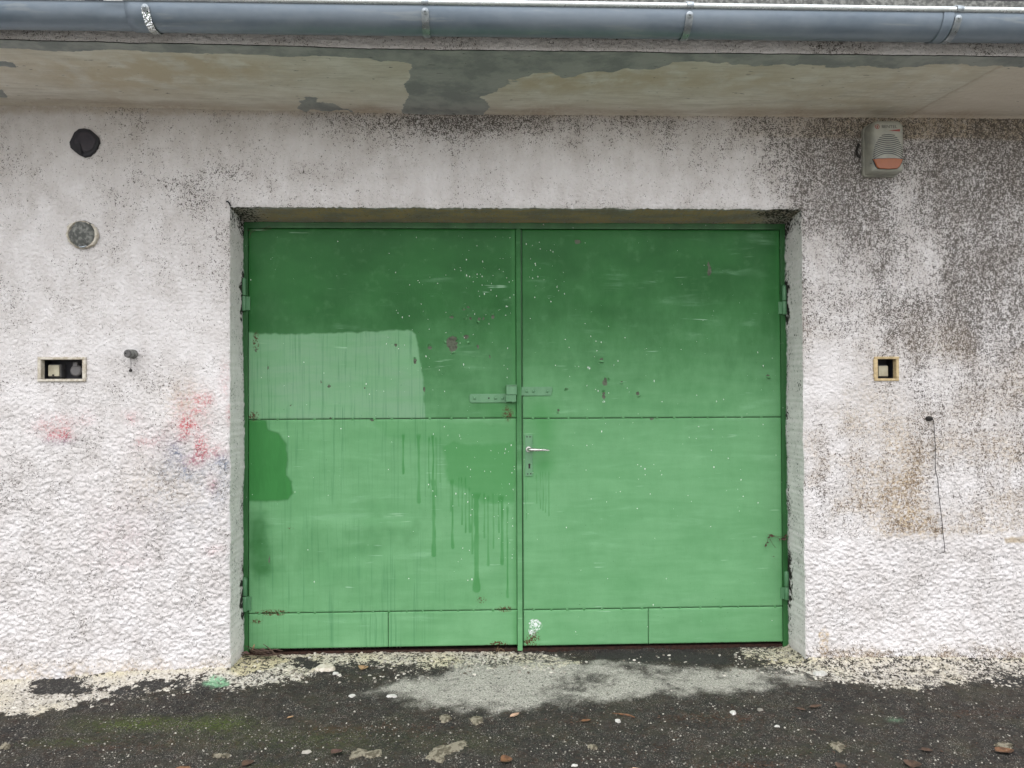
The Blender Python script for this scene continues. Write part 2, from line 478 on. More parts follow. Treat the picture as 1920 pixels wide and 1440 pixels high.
M_HOUS = worn('siren_plastic', (0.36, 0.36, 0.315), (0.29, 0.295, 0.265), 0.5, 18)
M_SLOT = worn('siren_slot', (0.028, 0.034, 0.045), (0.02, 0.025, 0.03), 0.6, 30)
M_RED = worn('red_print', (0.32, 0.06, 0.05), (0.25, 0.05, 0.045), 0.5, 30)
M_INK = worn('black_print', (0.03, 0.03, 0.035), (0.05, 0.05, 0.05), 0.5, 30)
def amber():
    q = NM('amber_lens')
    q.b.inputs['Transmission Weight'].default_value = 0.25
    return q.done(q.mix(q.noise(60, 2), (0.42, 0.115, 0.02), (0.34, 0.08, 0.016)), 0.28, q.bump(q.noise(160, 1, st=(1, 1, 0.1)), 0.3, 0.003))
M_AMBER = amber()

# ------------------------------------------------------------------ the garage: wall, reveal, eave, roof
XO0, XO1, ZO1 = -1.163, 1.486, 2.117           # door opening
WX0, WX1, BACK = -5.2, 5.2, 5.0
bL = [*Wl(77, 673), *Wl(159, 712)]; bL = (bL[0], bL[2], bL[3], bL[1])       # recess left: x0,x1,z0,z1
bR = [*Wl(1641, 672), *Wl(1680, 711)]; bR = (bR[0], bR[2], bR[3], bR[1])
zpl = Wl(1700, 1003)[1]
def soffit_z(x):
    return SOF+0.013*np.maximum(0, -0.35-x)
def wall_relief(x, z):
    """height of the roughcast towards -Y"""
    wx = x+0.007*perlin(x/0.03, z/0.03, 31); wz = z+0.007*perlin(x/0.03, z/0.03, 37)
    b = grains(wx, wz, 0.0105, 43); c = perlin(wx/0.010, wz/0.010, 47)
    chunk = 0.68*grains(wx, wz, 0.0155, 41, 0.9)+0.45*b+0.25*c+0.12*fbm(x, z, .07, 49, 2)
    fine = 0.55*b+0.22*c
    low = sstep(1.55, 0.55, z)                              # coarser towards the foot
    rightlow = sstep(zpl+0.02, zpl-0.05, z+0.02*perlin(x/0.2, z/0.2, 5))
    low = np.where(x > 1.4, 0.30+0.7*rightlow, 0.18+0.82*low)
    h = low*chunk*0.018+(1-low)*fine*0.0125
    h = h-0.009*low-0.0045*(1-low)+0.005*fbm(x, z, 0.5, 3, 3)
    return h
def wall_point(x, z):
    """roughcast surface, rounded and ragged at the edges of the opening"""
    h = wall_relief(x, z)
    inX = (x > XO0-1e-6) & (x < XO1+1e-6)
    dtop = np.where(inX, np.abs(z-ZO1), np.hypot(np.minimum(np.abs(x-XO0), np.abs(x-XO1)), np.maximum(z-ZO1, 0)))
    dside = np.where(z <= ZO1+1e-6, np.minimum(np.abs(x-XO0), np.abs(x-XO1)), 1e3)
    d = np.minimum(np.where(z >= ZO1-1e-6, dtop, 1e3), dside)
    k = np.exp(-d/0.010)
    y = -h*(1-0.6*k)+0.007*k
    et = np.where(z >= ZO1-1e-6, np.exp(-dtop/0.02), 0)
    zz = z+et*(0.005*perlin(x/0.09, z*0, 61)+0.0045*perlin(x/0.016, z*0, 67))
    es = np.exp(-dside/0.02)
    xx = x+es*(0.004*perlin(z/0.14, x*0+3, 71)+0.003*perlin(z/0.02, x*0+3, 73))
    return np.stack([xx, y, zz], -1)

def wall_masks(x, z):
    A = {}
    n1 = fbm(x, z, 0.35, 81, 4); vst = fbm(x, z*0.22, 0.16, 91, 4); n2 = fbm(x, z, 0.09, 95, 3)
    zt = SOF-z
    # mould
    left = 0.42+0.14*n1+0.12*n2
    left = left+0.18*sstep(0.25, 0.0, zt)*sstep(-1.0, -0.5, x)
    left = left+0.02*sstep(1.5, 0.9, z)
    right = 0.78+0.20*vst+0.15*n1+0.10*n2
    wash = pmask(x, z, [Wl(1500, 430), Wl(1570, 430), Wl(1640, 530), Wl(1640, 760), Wl(1560, 800), Wl(1505, 760)], 0.16, 0.05, 0.2, 3)
    wash = np.maximum(wash, 0.8*pmask(x, z, [Wl(1650, 440), Wl(1760, 430), Wl(1790, 560), Wl(1640, 560)], 0.18, 0.05, 0.2, 5))
    right = right-0.24*wash
    right = right+0.22*gmask(x, z, Wl(1600, 350), 0.16, 0.25)+0.22*gmask(x, z, Wl(1860, 300), 0.3, 0.22)+0.15*gmask(x, z, Wl(1840, 560), .18, .5)
    right = right*(1-0.62*sstep(Wl(0, 600)[1], Wl(0, 720)[1], z)*0.35)
    right = np.where(z < zpl+0.02*n1, 0.42+0.12*n1+.12*n2, right)
    rr = sstep(1.08, 1.62, x+0.10*n1)
    m = left*(1-rr)+right*rr
    m = m+0.25*gmask(x, z, Wl(850, 232), 0.45, 0.06)+0.2*gmask(x, z, Wl(330, 350), 0.25, 0.1)+0.15*gmask(x, z, Wl(470, 330), 0.3, 0.1)
    m = m+0.35*sstep(0.10, 0.0, z)*sstep(1.4, 1.5, x)
    A['mould'] = np.clip(m, 0, 1)
    # general grey dirt under the eave, ochre stains low on the right
    A['grime'] = np.clip(0.10+0.12*n1+0.16*rr*sstep(zpl-.02, zpl+.3, z)*(1+n1)+0.12*n1, 0, 1)
    oc = 0.75*rr*sstep(Wl(0, 740)[1], Wl(0, 900)[1], z)*sstep(zpl-0.03, zpl+0.03, z+0.02*n1)*np.clip(0.5+0.9*n1+.4*n2, 0, 1)
    oc = oc+0.5*rr*sstep(Wl(0, 520)[1], Wl(0, 700)[1], z)*sstep(zpl, zpl+.1, z)*np.clip(0.15+n1, 0, 1)
    oc = oc+0.5*gmask(x, z, Wl(345, 752), 0.09, 0.10)+0.35*gmask(x, z, Wl(310, 910), 0.2, 0.12)
    foot = sstep(0.10, 0.01, z+0.03*n1)
    oc = oc+0.85*foot*np.clip(0.6+n1+n2, 0, 1)
    oc = oc+1.0*pmask(x, z, [Wl(1533, 1185), Wl(1545, 1175), Wl(1552, 1190), Wl(1550, 1235), Wl(1565, 1262), Wl(1525, 1262), Wl(1540, 1232)], .012, .01, .03)
    A['ochre'] = np.clip(oc, 0, 1)
    # smooth beige band under the soffit on the right
    be = sstep(0.115, 0.095, zt+0.01*perlin(x/0.3, z*0, 5))*sstep(0.95, 1.9, x)
    be = np.maximum(be, 0.6*sstep(0.035, 0.0, zt+0.01*n2))
    be = np.maximum(be, pmask(x, z, [Wl(1880, 1008), Wl(1925, 1005), Wl(1925, 1018), Wl(1885, 1017)], .01, .006, .03))
    A['beige'] = np.clip(be, 0, 1)
    for nm, lst in (('red', [(103, 800, 26, 15, .45), (112, 818, 17, 8, .8), (160, 783, 13, 10, .35), (245, 783, 13, 10, .3), (270, 828, 13, 6, .45),
                             (362, 768, 24, 28, .45), (350, 795, 16, 13, .6), (385, 748, 12, 9, .65), (378, 826, 8, 9, 1.1), (376, 846, 8, 13, 1.0),
                             (361, 866, 13, 9, .75), (405, 850, 15, 11, .55), (433, 778, 6, 16, .5), (423, 712, 8, 22, .35), (398, 905, 8, 14, .45),
                             (345, 817, 9, 10, .5), (235, 1010, 45, 60, .10), (400, 1030, 14, 8, .25), (310, 830, 50, 25, .15)]),
                    ('blue', [(330, 850, 24, 24, .55), (416, 870, 13, 14, 1.1), (360, 885, 45, 22, .45), (425, 925, 22, 18, .4), (110, 826, 22, 8, .4), (340, 960, 90, 45, .18)])):
        r = np.zeros(np.shape(x))
        for (a, b, rx, ry, k) in lst:
            r = r+k*gmask(x, z, Wl(a, b), rx*.00246*1.25, ry*.00246*1.25)
        A[nm] = np.clip(r*(1.0+0.9*fbm(x, z, 0.06, 99, 3)), 0, 1)
    return A

garage = thing('garage', (0.16, 0.0, 0.0), 'white roughcast garage front with a stained concrete eave over the door opening', 'garage')
XS = axis_coords(WX0, WX1, -2.36, 2.66, 0.0042, (XO0, XO1, bL[0], bL[1], bR[0], bR[1]))
ZS = axis_coords(-0.30, 2.66, -0.08, 2.62, 0.0042, (ZO1, bL[2], bL[3], bR[2], bR[3]))
gx, gz = np.meshgrid(XS, ZS)
V = wall_point(gx.ravel(), gz.ravel())
cx = (XS[:-1]+XS[1:])/2; cz = (ZS[:-1]+ZS[1:])/2
fx, fz = np.meshgrid(cx, cz); fx = fx.ravel(); fz = fz.ravel()
keep = ~((fx > XO0) & (fx < XO1) & (fz < ZO1))
for b in (bL, bR):
    keep &= ~((fx > b[0]) & (fx < b[1]) & (fz > b[2]) & (fz < b[3]))
F = grid_faces(len(XS), len(ZS), keep)
mk = wall_masks(gx.ravel(), gz.ravel())
(Vc, Fc), used = compact(V, F)
mesh_obj('wall', Vc, Fc, M_ROUGH, garage, smooth=True, attrs={k: v[used] for k, v in mk.items()})

# reveal of the opening: two jambs and the lintel's underside
def reveal(name, P0, P1, attrs_fn, n=34):
    """surface from the ragged front edge P0 to the back edge P1"""
    t = np.linspace(0, 1, n)[:, None, None]
    V = P0[None]*(1-t)+P1[None]*t
    s = np.broadcast_to(t[..., 0], V.shape[:2])
    V = V.reshape(-1, 3)
    return mesh_obj(name, V, grid_faces(P0.shape[0], n), M_REVEAL, garage, smooth=True, attrs=attrs_fn(V, s.ravel()))
zz = ZS[ZS <= ZO1+1e-9]
hinge_px = {'l': (552, 1117), 'r': (563, 1098)}
def jamb(side):
    xo = XO0 if side < 0 else XO1
    P0 = wall_point(np.full(len(zz), xo), zz)
    P1 = np.stack([np.full(len(zz), xo)+0.006*fbm(zz, zz*0+7, 0.3, 111+side, 3)+0.003*perlin(zz/0.02, zz*0, 3), np.full(len(zz), 0.24), zz], -1)
    P1[:, 0] += side*0.0
    def at_fn(V, s):
        z = V[:, 2]; y = V[:, 1]
        A = {}
        n1 = fbm(z, y, 0.12, 120, 3)
        gr = 0.03*np.ones(len(z))+0.10*n1
        mo = 0.24+0.15*n1+0.35*sstep(1.98, 2.1, z)
        if side > 0:
            gr = gr+0.05
        for hp in hinge_px['l' if side < 0 else 'r']:
            hz = D(460, hp)[1]
            g = sstep(0.14, 0.19, y+0.05*fbm(z, y, .035, 8, 3))*sstep(0.12, 0.07, np.abs(z-hz)+0.06*fbm(z, y, .05, 5, 3))
            gr = gr+0.9*g; mo = mo+0.7*g  # grime plus the shade of uncut hinge hollows, put into the colour
        mo = mo+0.35*sstep(0.14, 0.19, y)*np.clip(fbm(z, y, 0.1, 131, 3)+0.25*(side > 0), 0, 1)
        gr = gr+0.4*sstep(0.05, 0.0, z)
        A['mould'] = mo; A['grime'] = gr; A['brown'] = np.zeros(len(z))
        A['green'] = sstep(0.190, 0.200, y+0.012*fbm(z, y, 0.03, 141, 2))*0.8
        return A
    reveal('jamb', P0, P1, at_fn)
jamb(-1); jamb(1)
xx = XS[(XS >= XO0-1e-9) & (XS <= XO1+1e-9)]
P0 = wall_point(xx, np.full(len(xx), ZO1))
P1 = np.stack([xx, np.full(len(xx), 0.24), np.full(len(xx), 2.090)+0.003*fbm(xx, xx*0, .2, 150, 3)], -1)
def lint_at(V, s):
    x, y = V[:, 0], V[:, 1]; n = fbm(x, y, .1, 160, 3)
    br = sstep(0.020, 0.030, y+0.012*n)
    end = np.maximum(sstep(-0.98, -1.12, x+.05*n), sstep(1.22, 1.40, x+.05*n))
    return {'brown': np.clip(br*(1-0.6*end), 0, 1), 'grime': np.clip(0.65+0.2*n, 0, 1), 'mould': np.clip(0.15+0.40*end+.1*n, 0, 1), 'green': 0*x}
reveal('lintel', P0, P1, lint_at)

# eave slab: soffit, roughcast fascia, hidden top
YF = -0.64
XE = axis_coords(WX0, WX1, -2.42, 2.68, 0.007)
YE = np.arange(YF, 0.0601, 0.007)
ex, ey = np.meshgrid(XE, YE); ex = ex.ravel(); ey = ey.ravel()
ez = soffit_z(ex)+0.003*fbm(ex, ey, 0.25, 171, 3)+0.0012*perlin(ex/0.02, ey/0.02, 4)
# small cove where soffit and wall meet
ez = ez-0.006*sstep(-0.02, 0.0, ey)
pj = [Sf(1880, 122), Sf(1712, 214)]
jd = np.abs((ex-pj[0][0])*(pj[1][1]-pj[0][1])-(ey-pj[0][1])*(pj[1][0]-pj[0][0]))/math.hypot(pj[1][0]-pj[0][0], pj[1][1]-pj[0][1])
ez = ez+0.003*np.exp(-(jd/0.006)**2)
def sm(px, **k):
    return pmask(ex, ey, [Sf(*p) for p in px], **k)
cem = sm([(-400, 60), (-400, 75), (150, 92), (330, 92), (420, 98), (640, 112), (745, 112), (768, 120), (770, 150), (765, 190), (740, 212),
          (905, 214), (920, 196), (900, 182), (930, 170), (960, 152), (1000, 136), (1090, 140), (1240, 122), (1330, 114), (1600, 124), (1760, 122), (2300, 130), (2300, 100), (1900, 104),
          (1300, 98), (900, 90), (500, 82), (200, 72)], w=0.03, wob=0.035, ws=0.12, seed=7)
cem = np.maximum(cem, sstep(0.085, 0.06, ey-YF+0.03*fbm(ex, ey*0, .3, 9, 3)))
cem = np.maximum(cem, sm([(560, 190), (585, 178), (600, 192), (630, 196), (660, 208), (560, 206)], w=0.03, wob=0.03, ws=0.06))
cem = np.maximum(cem, 0.9*sm([(-40, 118), (22, 126), (28, 134), (-40, 136)], w=0.02, wob=0.01))
cem = np.maximum(cem, sm([(-60, 176), (5, 176), (15, 192), (-60, 200)], w=0.02, wob=0.01))
och = np.clip(0.9*gmask(ex, ey, Sf(250, 150), .5, .16)+0.9*gmask(ex, ey, Sf(380, 125), .35, .08)+0.9*gmask(ex, ey, Sf(1010, 150), .3, .14)+0.7*gmask(ex, ey, Sf(1250, 150), .5, .12)+0.25*fbm(ex, ey, .3, 15, 3)+.1, 0, 1)
och = och+0.30*sstep(1.0, 1.5, ex)*sstep(2.1, 1.9, ex)
pale = sstep(0, 0.02, (ex-pj[0][0])*(pj[1][1]-pj[0][1])-(ey-pj[0][1])*(pj[1][0]-pj[0][0]))
pale = np.where((pj[1][1]-pj[0][1]) > 0, pale, 1-pale)*0.7
clay = sstep(-0.13, -0.01, ey+0.04*fbm(ex, ey, .15, 19, 3))*np.clip(.5+fbm(ex, ey, .4, 23, 2), 0, 1)+0.8*np.exp(-(jd/0.008)**2)*(ey < 0)
ez = ez-0.0035*sstep(0.4, 0.6, cem+0.25*fbm(ex, ey, .05, 27, 3))
Vs = np.stack([ex, ey, ez], -1)
eave = mesh_obj('soffit', Vs, grid_faces(len(XE), len(YE)), M_SOFFIT, garage, smooth=True,
                attrs={'cement': cem, 'ochre': och*(1-0.6*pale), 'pale': pale, 'clay': clay})
ZF = np.arange(0, 0.171, 0.005)
qx, qz = np.meshgrid(XE, ZF); qx = qx.ravel(); qz = qz.ravel()
e0 = soffit_z(qx)+0.003*fbm(qx, qx*0+YF, 0.25, 171, 3)+0.0012*perlin(qx/0.02, (qx*0+YF)/0.02, 4)
rel = (np.abs(perlin(qx/0.017, qz/0.016, 51))*0.9+0.4*perlin(qx/0.011, qz/0.011, 53))*0.011*sstep(0, 0.012, qz)
edge = 0.006*np.exp(-qz/0.006)
Vf = np.stack([qx, YF-rel, e0+qz], -1)
nz = fbm(qx, qz, 0.3, 181, 3)
mesh_obj('fascia', Vf, grid_faces(len(XE), len(ZF)), M_ROUGH, garage, smooth=True,
         attrs={'mould': np.clip(0.45+0.25*nz, 0, 1), 'ochre': 0*qx, 'beige': 0*qx, 'red': 0*qx, 'blue': 0.1+0*qx, 'grime': np.clip(0.05+.3*nz, 0, 1)})
# side walls, back wall, roof
s = Shape()
s.box(WX0, WX0+0.2, 0.02, BACK, -0.3, 2.7); s.box(WX1-0.2, WX1, 0.02, BACK, -0.3, 2.7)
s.box(WX0, WX1, BACK, BACK+0.2, -0.3, 2.7)
s.obj('rear_wall', M_CEM, garage)
s = Shape()
s.box(WX0, WX1, 0.055, BACK, 2.64, 2.74)
s.obj('ceiling_slab', M_CEM, garage)

# gutter datum from its front lip
YG = YF-0.02-0.072
RG = 0.072
pA = at(700, 2.5, YG-RG-0.004); pB = at(1900, 19, YG-RG-0.004)
GS = (pB[2]-pA[2])/(pB[0]-pA[0])
def gut_z(x): return pA[2]+GS*(x-pA[0])-0.006
zroof = gut_z(1.5)
s = Shape()
x = WX0
prof = []
while x < WX1:
    prof += [(x, 0.0), (x+0.155, 0.0), (x+0.165, 0.022), (x+0.19, 0.022), (x+0.2, 0.0)]; x += 0.2
V = []; Fq = []
ye, yr = YF-0.075, 2.6
def roof_z(y): return zroof+0.022+(y-ye)*math.tan(math.radians(33))
for (px_, h) in prof:
    V += [(px_, ye, roof_z(ye)+h), (px_, yr, roof_z(yr)+h), (px_, ye, roof_z(ye)+h-0.035), (px_, yr, roof_z(yr)+h-0.035)]
for i in range(len(prof)-1):
    a = i*4; b = a+4
    Fq += [[a, b, b+1, a+1], [a+2, a+3, b+3, b+2], [a, a+2, b+2, b]]
s.add(V, Fq)
s.obj('roof', M_ROOF, garage)
s = Shape()
s.box(WX0, WX1, YF+0.012, YF+0.06, 2.64, zroof+0.03)
s.box(WX0, WX1, YF+0.06, 2.6, 2.745, 2.80)
s.obj('eave_slab', M_CEM, garage)

# ------------------------------------------------------------------ gutter
gut = thing('gutter', (0.16, YG, float(gut_z(0.16))-RG), 'grey galvanised half-round rain gutter running along the eave', 'gutter')
def trough(x0, x1, r, y_c, dent=None, nx=60):
    xs = np.linspace(x0, x1, nx); th = np.radians(np.linspace(180, 362, 30))
    V = []
    for rad in (r, r-0.0016):
        X, T = np.meshgrid(xs, th)
        rr = rad+0.0007*fbm(X, T*0.4, 0.5, 7, 2)
        if dent is not None:
            rr = rr-0.004*np.exp(-((X-dent)/0.05)**2)*np.exp(-((T-math.radians(203))/0.25)**2)
        V.append(np.stack([X, y_c+rr*np.cos(T), gut_z(X)+rr*np.sin(T)], -1).reshape(-1, 3))
    n = nx*30
    F0 = grid_faces(nx, 30); F1 = F0[:, ::-1]+n
    rim = []
    for base in (0, 29*nx):
        for i in range(nx-1):
            rim.append([base+i, base+i+1, n+base+i+1, n+base+i])
    for base in (0, nx-1):
        for j in range(29):
            rim.append([base+j*nx, base+(j+1)*nx, n+base+(j+1)*nx, n+base+j*nx])
    return np.concatenate(V), np.concatenate([F0, F1, np.array(rim)])
xj = at(232, 20, YG-RG)[0]
V, F = trough(xj, WX1, RG, YG, nx=240)
tr = mesh_obj('trough', V, F, M_GALV, gut, smooth=True)
V, F = trough(WX0, xj+0.06, RG-0.0045, YG, dent=xj-0.03, nx=200)
tr2 = mesh_obj('trough', V, F, M_GALV, gut, smooth=True)
for (a, b, tt, rb) in ((xj, WX1, tr, 0.0095), (WX0, xj+0.05, tr2, 0.008)):
    pts = [(x, YG-RG-0.004, float(gut_z(x))+0.006) for x in np.linspace(a, b, 30)]
    Shape().tube(pts, rb, 12).obj('rolled_bead', M_BEAD, tt, smooth=True)
# a lap joint near the fourth bracket
def band(sh, x, w, r, t0, t1, off=0.0, n=26):
    th = np.radians(np.linspace(t0, t1, n))
    V = []; F = []
    for T in th:
        for rad in (r, r+0.003):
            for dx in (-w/2, w/2):
                V.append((x+dx, YG+rad*math.cos(T), float(gut_z(x))+rad*math.sin(T)))
    for i in range(n-1):
        a = i*4; b = a+4
        F += [[a+2, a+3, b+3, b+2], [a, b, b+1, a+1], [a, a+2, b+2, b], [a+1, b+1, b+3, a+3]]
    F += [[0, 1, 3, 2], [(n-1)*4, (n-1)*4+2, (n-1)*4+3, (n-1)*4+1]]
    sh.add(V, F)
bpx = [272, 797, 1293, 1797]
bx = [at(p, 20, YG-RG)[0] for p in bpx]
bx = [bx[0]-1.02, bx[0]-2.04]+bx+[bx[3]+1.0, bx[3]+2.0]
for i, x in enumerate(bx):
    fo = (i == 2)
    sh = Shape(); band(sh, x, 0.026, RG+0.0022, 196, 350)
    br = sh.obj('bracket', M_FOIL if fo else M_GALV2, gut, smooth=True)
    z0 = float(gut_z(x))
    # clip folded over the bead, riveted tab, tail running back under the roof
    sh = Shape()
    th = np.radians(np.linspace(-20, 235, 14))
    pts = [(YG-RG-0.004+0.0125*math.cos(t), z0+0.006+0.0125*math.sin(t)) for t in th]
    V = []; F = []
    for (y, z) in pts:
        V += [(x-0.012, y, z), (x+0.012, y, z)]
    for k in range(len(pts)-1):
        F.append([2*k, 2*k+1, 2*k+3, 2*k+2])
    sh.add(V, F)
    sh.box(x-0.012, x+0.012, YG-RG, YF-0.015, z0+0.0205, z0+0.0235)
    sh.obj('clip', M_GALV2, br, smooth=True)
    tt = math.radians(199)
    c = (x, YG+(RG+0.005)*math.cos(tt), z0+(RG+0.005)*math.sin(tt))
    sh = Shape(); sh.dome(c, (0, math.cos(tt), math.sin(tt)), 0.0125, 0.003, 14, 2)
    sh.dome((c[0], c[1]-.003, c[2]), (0, math.cos(tt), math.sin(tt)), 0.005, 0.004, 10, 3)
    sh.obj('rivet', M_GALV2, br, smooth=True)
V, F = trough(bx[5]-0.055, bx[5]-0.016, RG+0.0035, YG, nx=8)
mesh_obj('lap_joint', V, F, M_GALV, gut, smooth=True)

# ------------------------------------------------------------------ door leaves
def door_masks(x, z):
    def m(px, **k): return pmask(x, z, [D(*p) for p in px], **k)
    def g(px, py, rx, ry): return gmask(x, z, D(px, py), rx*.0026, ry*.0026)
    n1 = fbm(x, z, 0.25, 201, 4); n2 = fbm(x, z, 0.04, 205, 3)
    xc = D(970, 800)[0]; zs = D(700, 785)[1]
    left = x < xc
    f = np.where(left, np.where(z > zs, 0.03+0.50*sstep(D(0, 490)[1], D(0, 790)[1], z), 0.80), 0.08+0.74*sstep(D(0, 450)[1], D(0, 900)[1], z))  # green painted darker towards the top, standing in for eave and lintel shade
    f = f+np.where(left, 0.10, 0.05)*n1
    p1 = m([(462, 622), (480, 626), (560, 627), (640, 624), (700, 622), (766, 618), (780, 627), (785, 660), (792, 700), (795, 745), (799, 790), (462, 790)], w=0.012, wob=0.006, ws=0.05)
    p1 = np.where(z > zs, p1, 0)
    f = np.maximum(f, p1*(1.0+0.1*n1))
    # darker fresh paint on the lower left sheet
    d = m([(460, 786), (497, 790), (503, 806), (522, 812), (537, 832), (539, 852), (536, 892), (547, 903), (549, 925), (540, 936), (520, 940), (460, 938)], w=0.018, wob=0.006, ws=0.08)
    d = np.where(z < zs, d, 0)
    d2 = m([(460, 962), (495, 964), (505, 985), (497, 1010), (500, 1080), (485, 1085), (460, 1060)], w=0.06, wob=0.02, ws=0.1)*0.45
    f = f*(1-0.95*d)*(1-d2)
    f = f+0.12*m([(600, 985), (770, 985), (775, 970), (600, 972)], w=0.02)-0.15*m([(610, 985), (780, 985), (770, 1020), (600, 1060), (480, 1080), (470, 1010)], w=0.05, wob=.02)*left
    A = {}
    mid = np.maximum(0.9*m([(828, 836), (850, 828), (900, 832), (968, 826), (968, 945), (905, 942), (860, 912), (838, 902), (834, 870)], w=0.022, wob=.012, ws=.06),
                     0.42*m([(690, 784), (712, 806), (742, 826), (800, 829), (832, 838), (968, 832), (968, 795), (730, 787)], w=0.02, wob=0.012, ws=0.05))
    mid = np.where(left & (z < zs), mid, 0)
    hal = 0.75*g(1022, 812, 22, 40)+0.5*g(1010, 775, 30, 22)+0.8*g(1020, 872, 22, 16)+.5*g(935, 765, 40, 25)*left
    hal = hal+0.55*np.where(left, sstep(D(952, 0)[0], D(964, 0)[0], x), sstep(D(1446, 0)[0], D(1462, 0)[0], x))
    A['mid'] = np.clip(np.maximum(mid, hal), 0, 1)
    dr = d*0.95
    for (px, y0, y1, w) in ((756, 815, 890, 5), (785, 815, 945, 7), (804, 820, 916, 3), (812, 815, 920, 5), (813, 900, 1045, 11), (818, 820, 930, 3), (825, 820, 905, 2.5),
                            (848, 900, 1030, 6), (845, 900, 960, 3), (866, 895, 985, 3), (873, 895, 1000, 3.5), (860, 895, 950, 3), (880, 915, 1000, 5), (893, 925, 1112, 15),
                            (885, 925, 1040, 5), (915, 930, 1062, 5), (925, 925, 1030, 4), (908, 925, 1010, 4), (941, 930, 1060, 8), (951, 950, 1122, 5), (935, 930, 1000, 4),
                            (1006, 890, 945, 2), (1013, 885, 955, 2), (1018, 885, 958, 2.2), (1023, 885, 962, 2), (1029, 885, 968, 2), (986, 895, 975, 2), (990, 905, 940, 1.6)):
        (xa, za), (_, zb) = D(px, y0), D(px, y1)
        hw = w*.0026/2*(0.62+0.38*sstep(zb+0.10, zb+.01, z)+0.5*sstep(za-.04, za, z))*(1+.25*perlin(z/0.05, z*0+px*.37, 9))
        wob = 0.003*perlin(z/0.09, z*0+px, 7)
        dd = np.hypot(x-xa-wob, np.maximum(zb+hw-z, 0))-hw
        k = sstep(0.0030, -0.0025, dd)*sstep(za+0.02, za-0.01, z)
        dr = np.maximum(dr, k*(0.68+0.3*((px*7) % 5)/5))
    A['drip'] = dr
    A['chalk'] = p1*np.clip(.75+.35*n1, 0, 1)
    A['hair'] = np.where(left, np.clip(f*1.2-.25, 0, 1)*sstep(D(880, 0)[0], D(760, 0)[0], x), 0.0)
    A['fade_shade'] = np.clip(f, 0, 1)
    pe = np.zeros(np.shape(x)); wx = x+0.004*perlin(x/.012, z/.012, 3); wz = z+0.004*perlin(x/.012, z/.012, 8)
    pe = np.maximum(pe, pmask(wx, wz, [D(*p) for p in ((836, 642), (840, 634), (848, 630), (856, 633), (858, 640), (857, 655), (852, 658), (848, 663), (843, 655), (838, 648))], 0.004))
    for (px, py, rx, ry) in ((874, 632, 5, 5), (806, 652, 5, 4), (847, 595, 4.5, 4), (898, 598, 3, 4), (924, 594, 4, 5), (906, 597, 2, 4), (882, 597, 3, 3), (870, 580, 3, 2), (878, 576, 3, 2),
                             (1330, 508, 5, 11), (1328, 495, 3, 7), (1083, 453, 7, 5), (1134, 718, 5, 7), (1136, 712, 4, 5), (1132, 744, 4, 5), (1132, 738, 3, 4), (1196, 738, 4, 4), (1128, 673, 4, 2.5),
                             (778, 677, 3, 7), (617, 724, 3, 4), (742, 647, 3, 3.5), (480, 656, 1.6, 6), (602, 716, 2, 3), (896, 650, 2, 5), (918, 668, 2, 4), (545, 760, 2.5, 2.5), (684, 727, 2, 2),
                             (1440, 704, 4, 2), (1062, 730, 4, 3), (1047, 770, 3, 3), (1165, 716, 3, 2), (795, 730, 3, 5), (502, 690, 2, 4), (505, 1050, 2, 9), (620, 785, 3, 2), (697, 788, 5, 2.5), (1222, 785, 5, 3)):
        c = D(px, py)
        rx *= .8; ry *= .8
        q = 1.0-(np.hypot((wx-c[0])/(rx*.0026), (wz-c[1])/(ry*.0026))-1)*0.9
        pe = np.maximum(pe, np.clip(q-0.5, 0, 1))
    A['peel'] = pe
    zb1 = D(700, 1147)[1]; zbot = D(700, 1216)[1]
    ru = 0.9*g(512, 1149, 26, 6)+0.7*g(480, 1165, 12, 5)+0.9*g(945, 1142, 14, 6)+0.9*g(935, 1208, 18, 7)+0.8*g(1000, 1195, 12, 14)+0.9*g(988, 1208, 8, 6)+0.7*g(480, 640, 6, 20)+0.7*g(475, 780, 12, 10)+0.6*g(952, 775, 12, 16)+0.5*g(903, 1125, 12, 8)
    ru = ru+0.35*sstep(0.012, 0.0, z-zbot)+0.30*sstep(0.007, 0.001, np.abs(z-zb1-0.004))*np.clip(0.2+n1+n2, 0, 1)+.4*g(545, 990, 8, 4)
    A['rust'] = ru
    A['white'] = np.clip(.8*g(1001, 1167, 9, 6)+.75*g(1008, 1174, 8, 7)+0.4*g(995, 1183, 6, 10)+.25*g(1003, 1190, 10, 10)+.5*g(1104, 690, 3.5, 5)+.6*g(1132, 754, 3, 3), 0, 1)
    return A

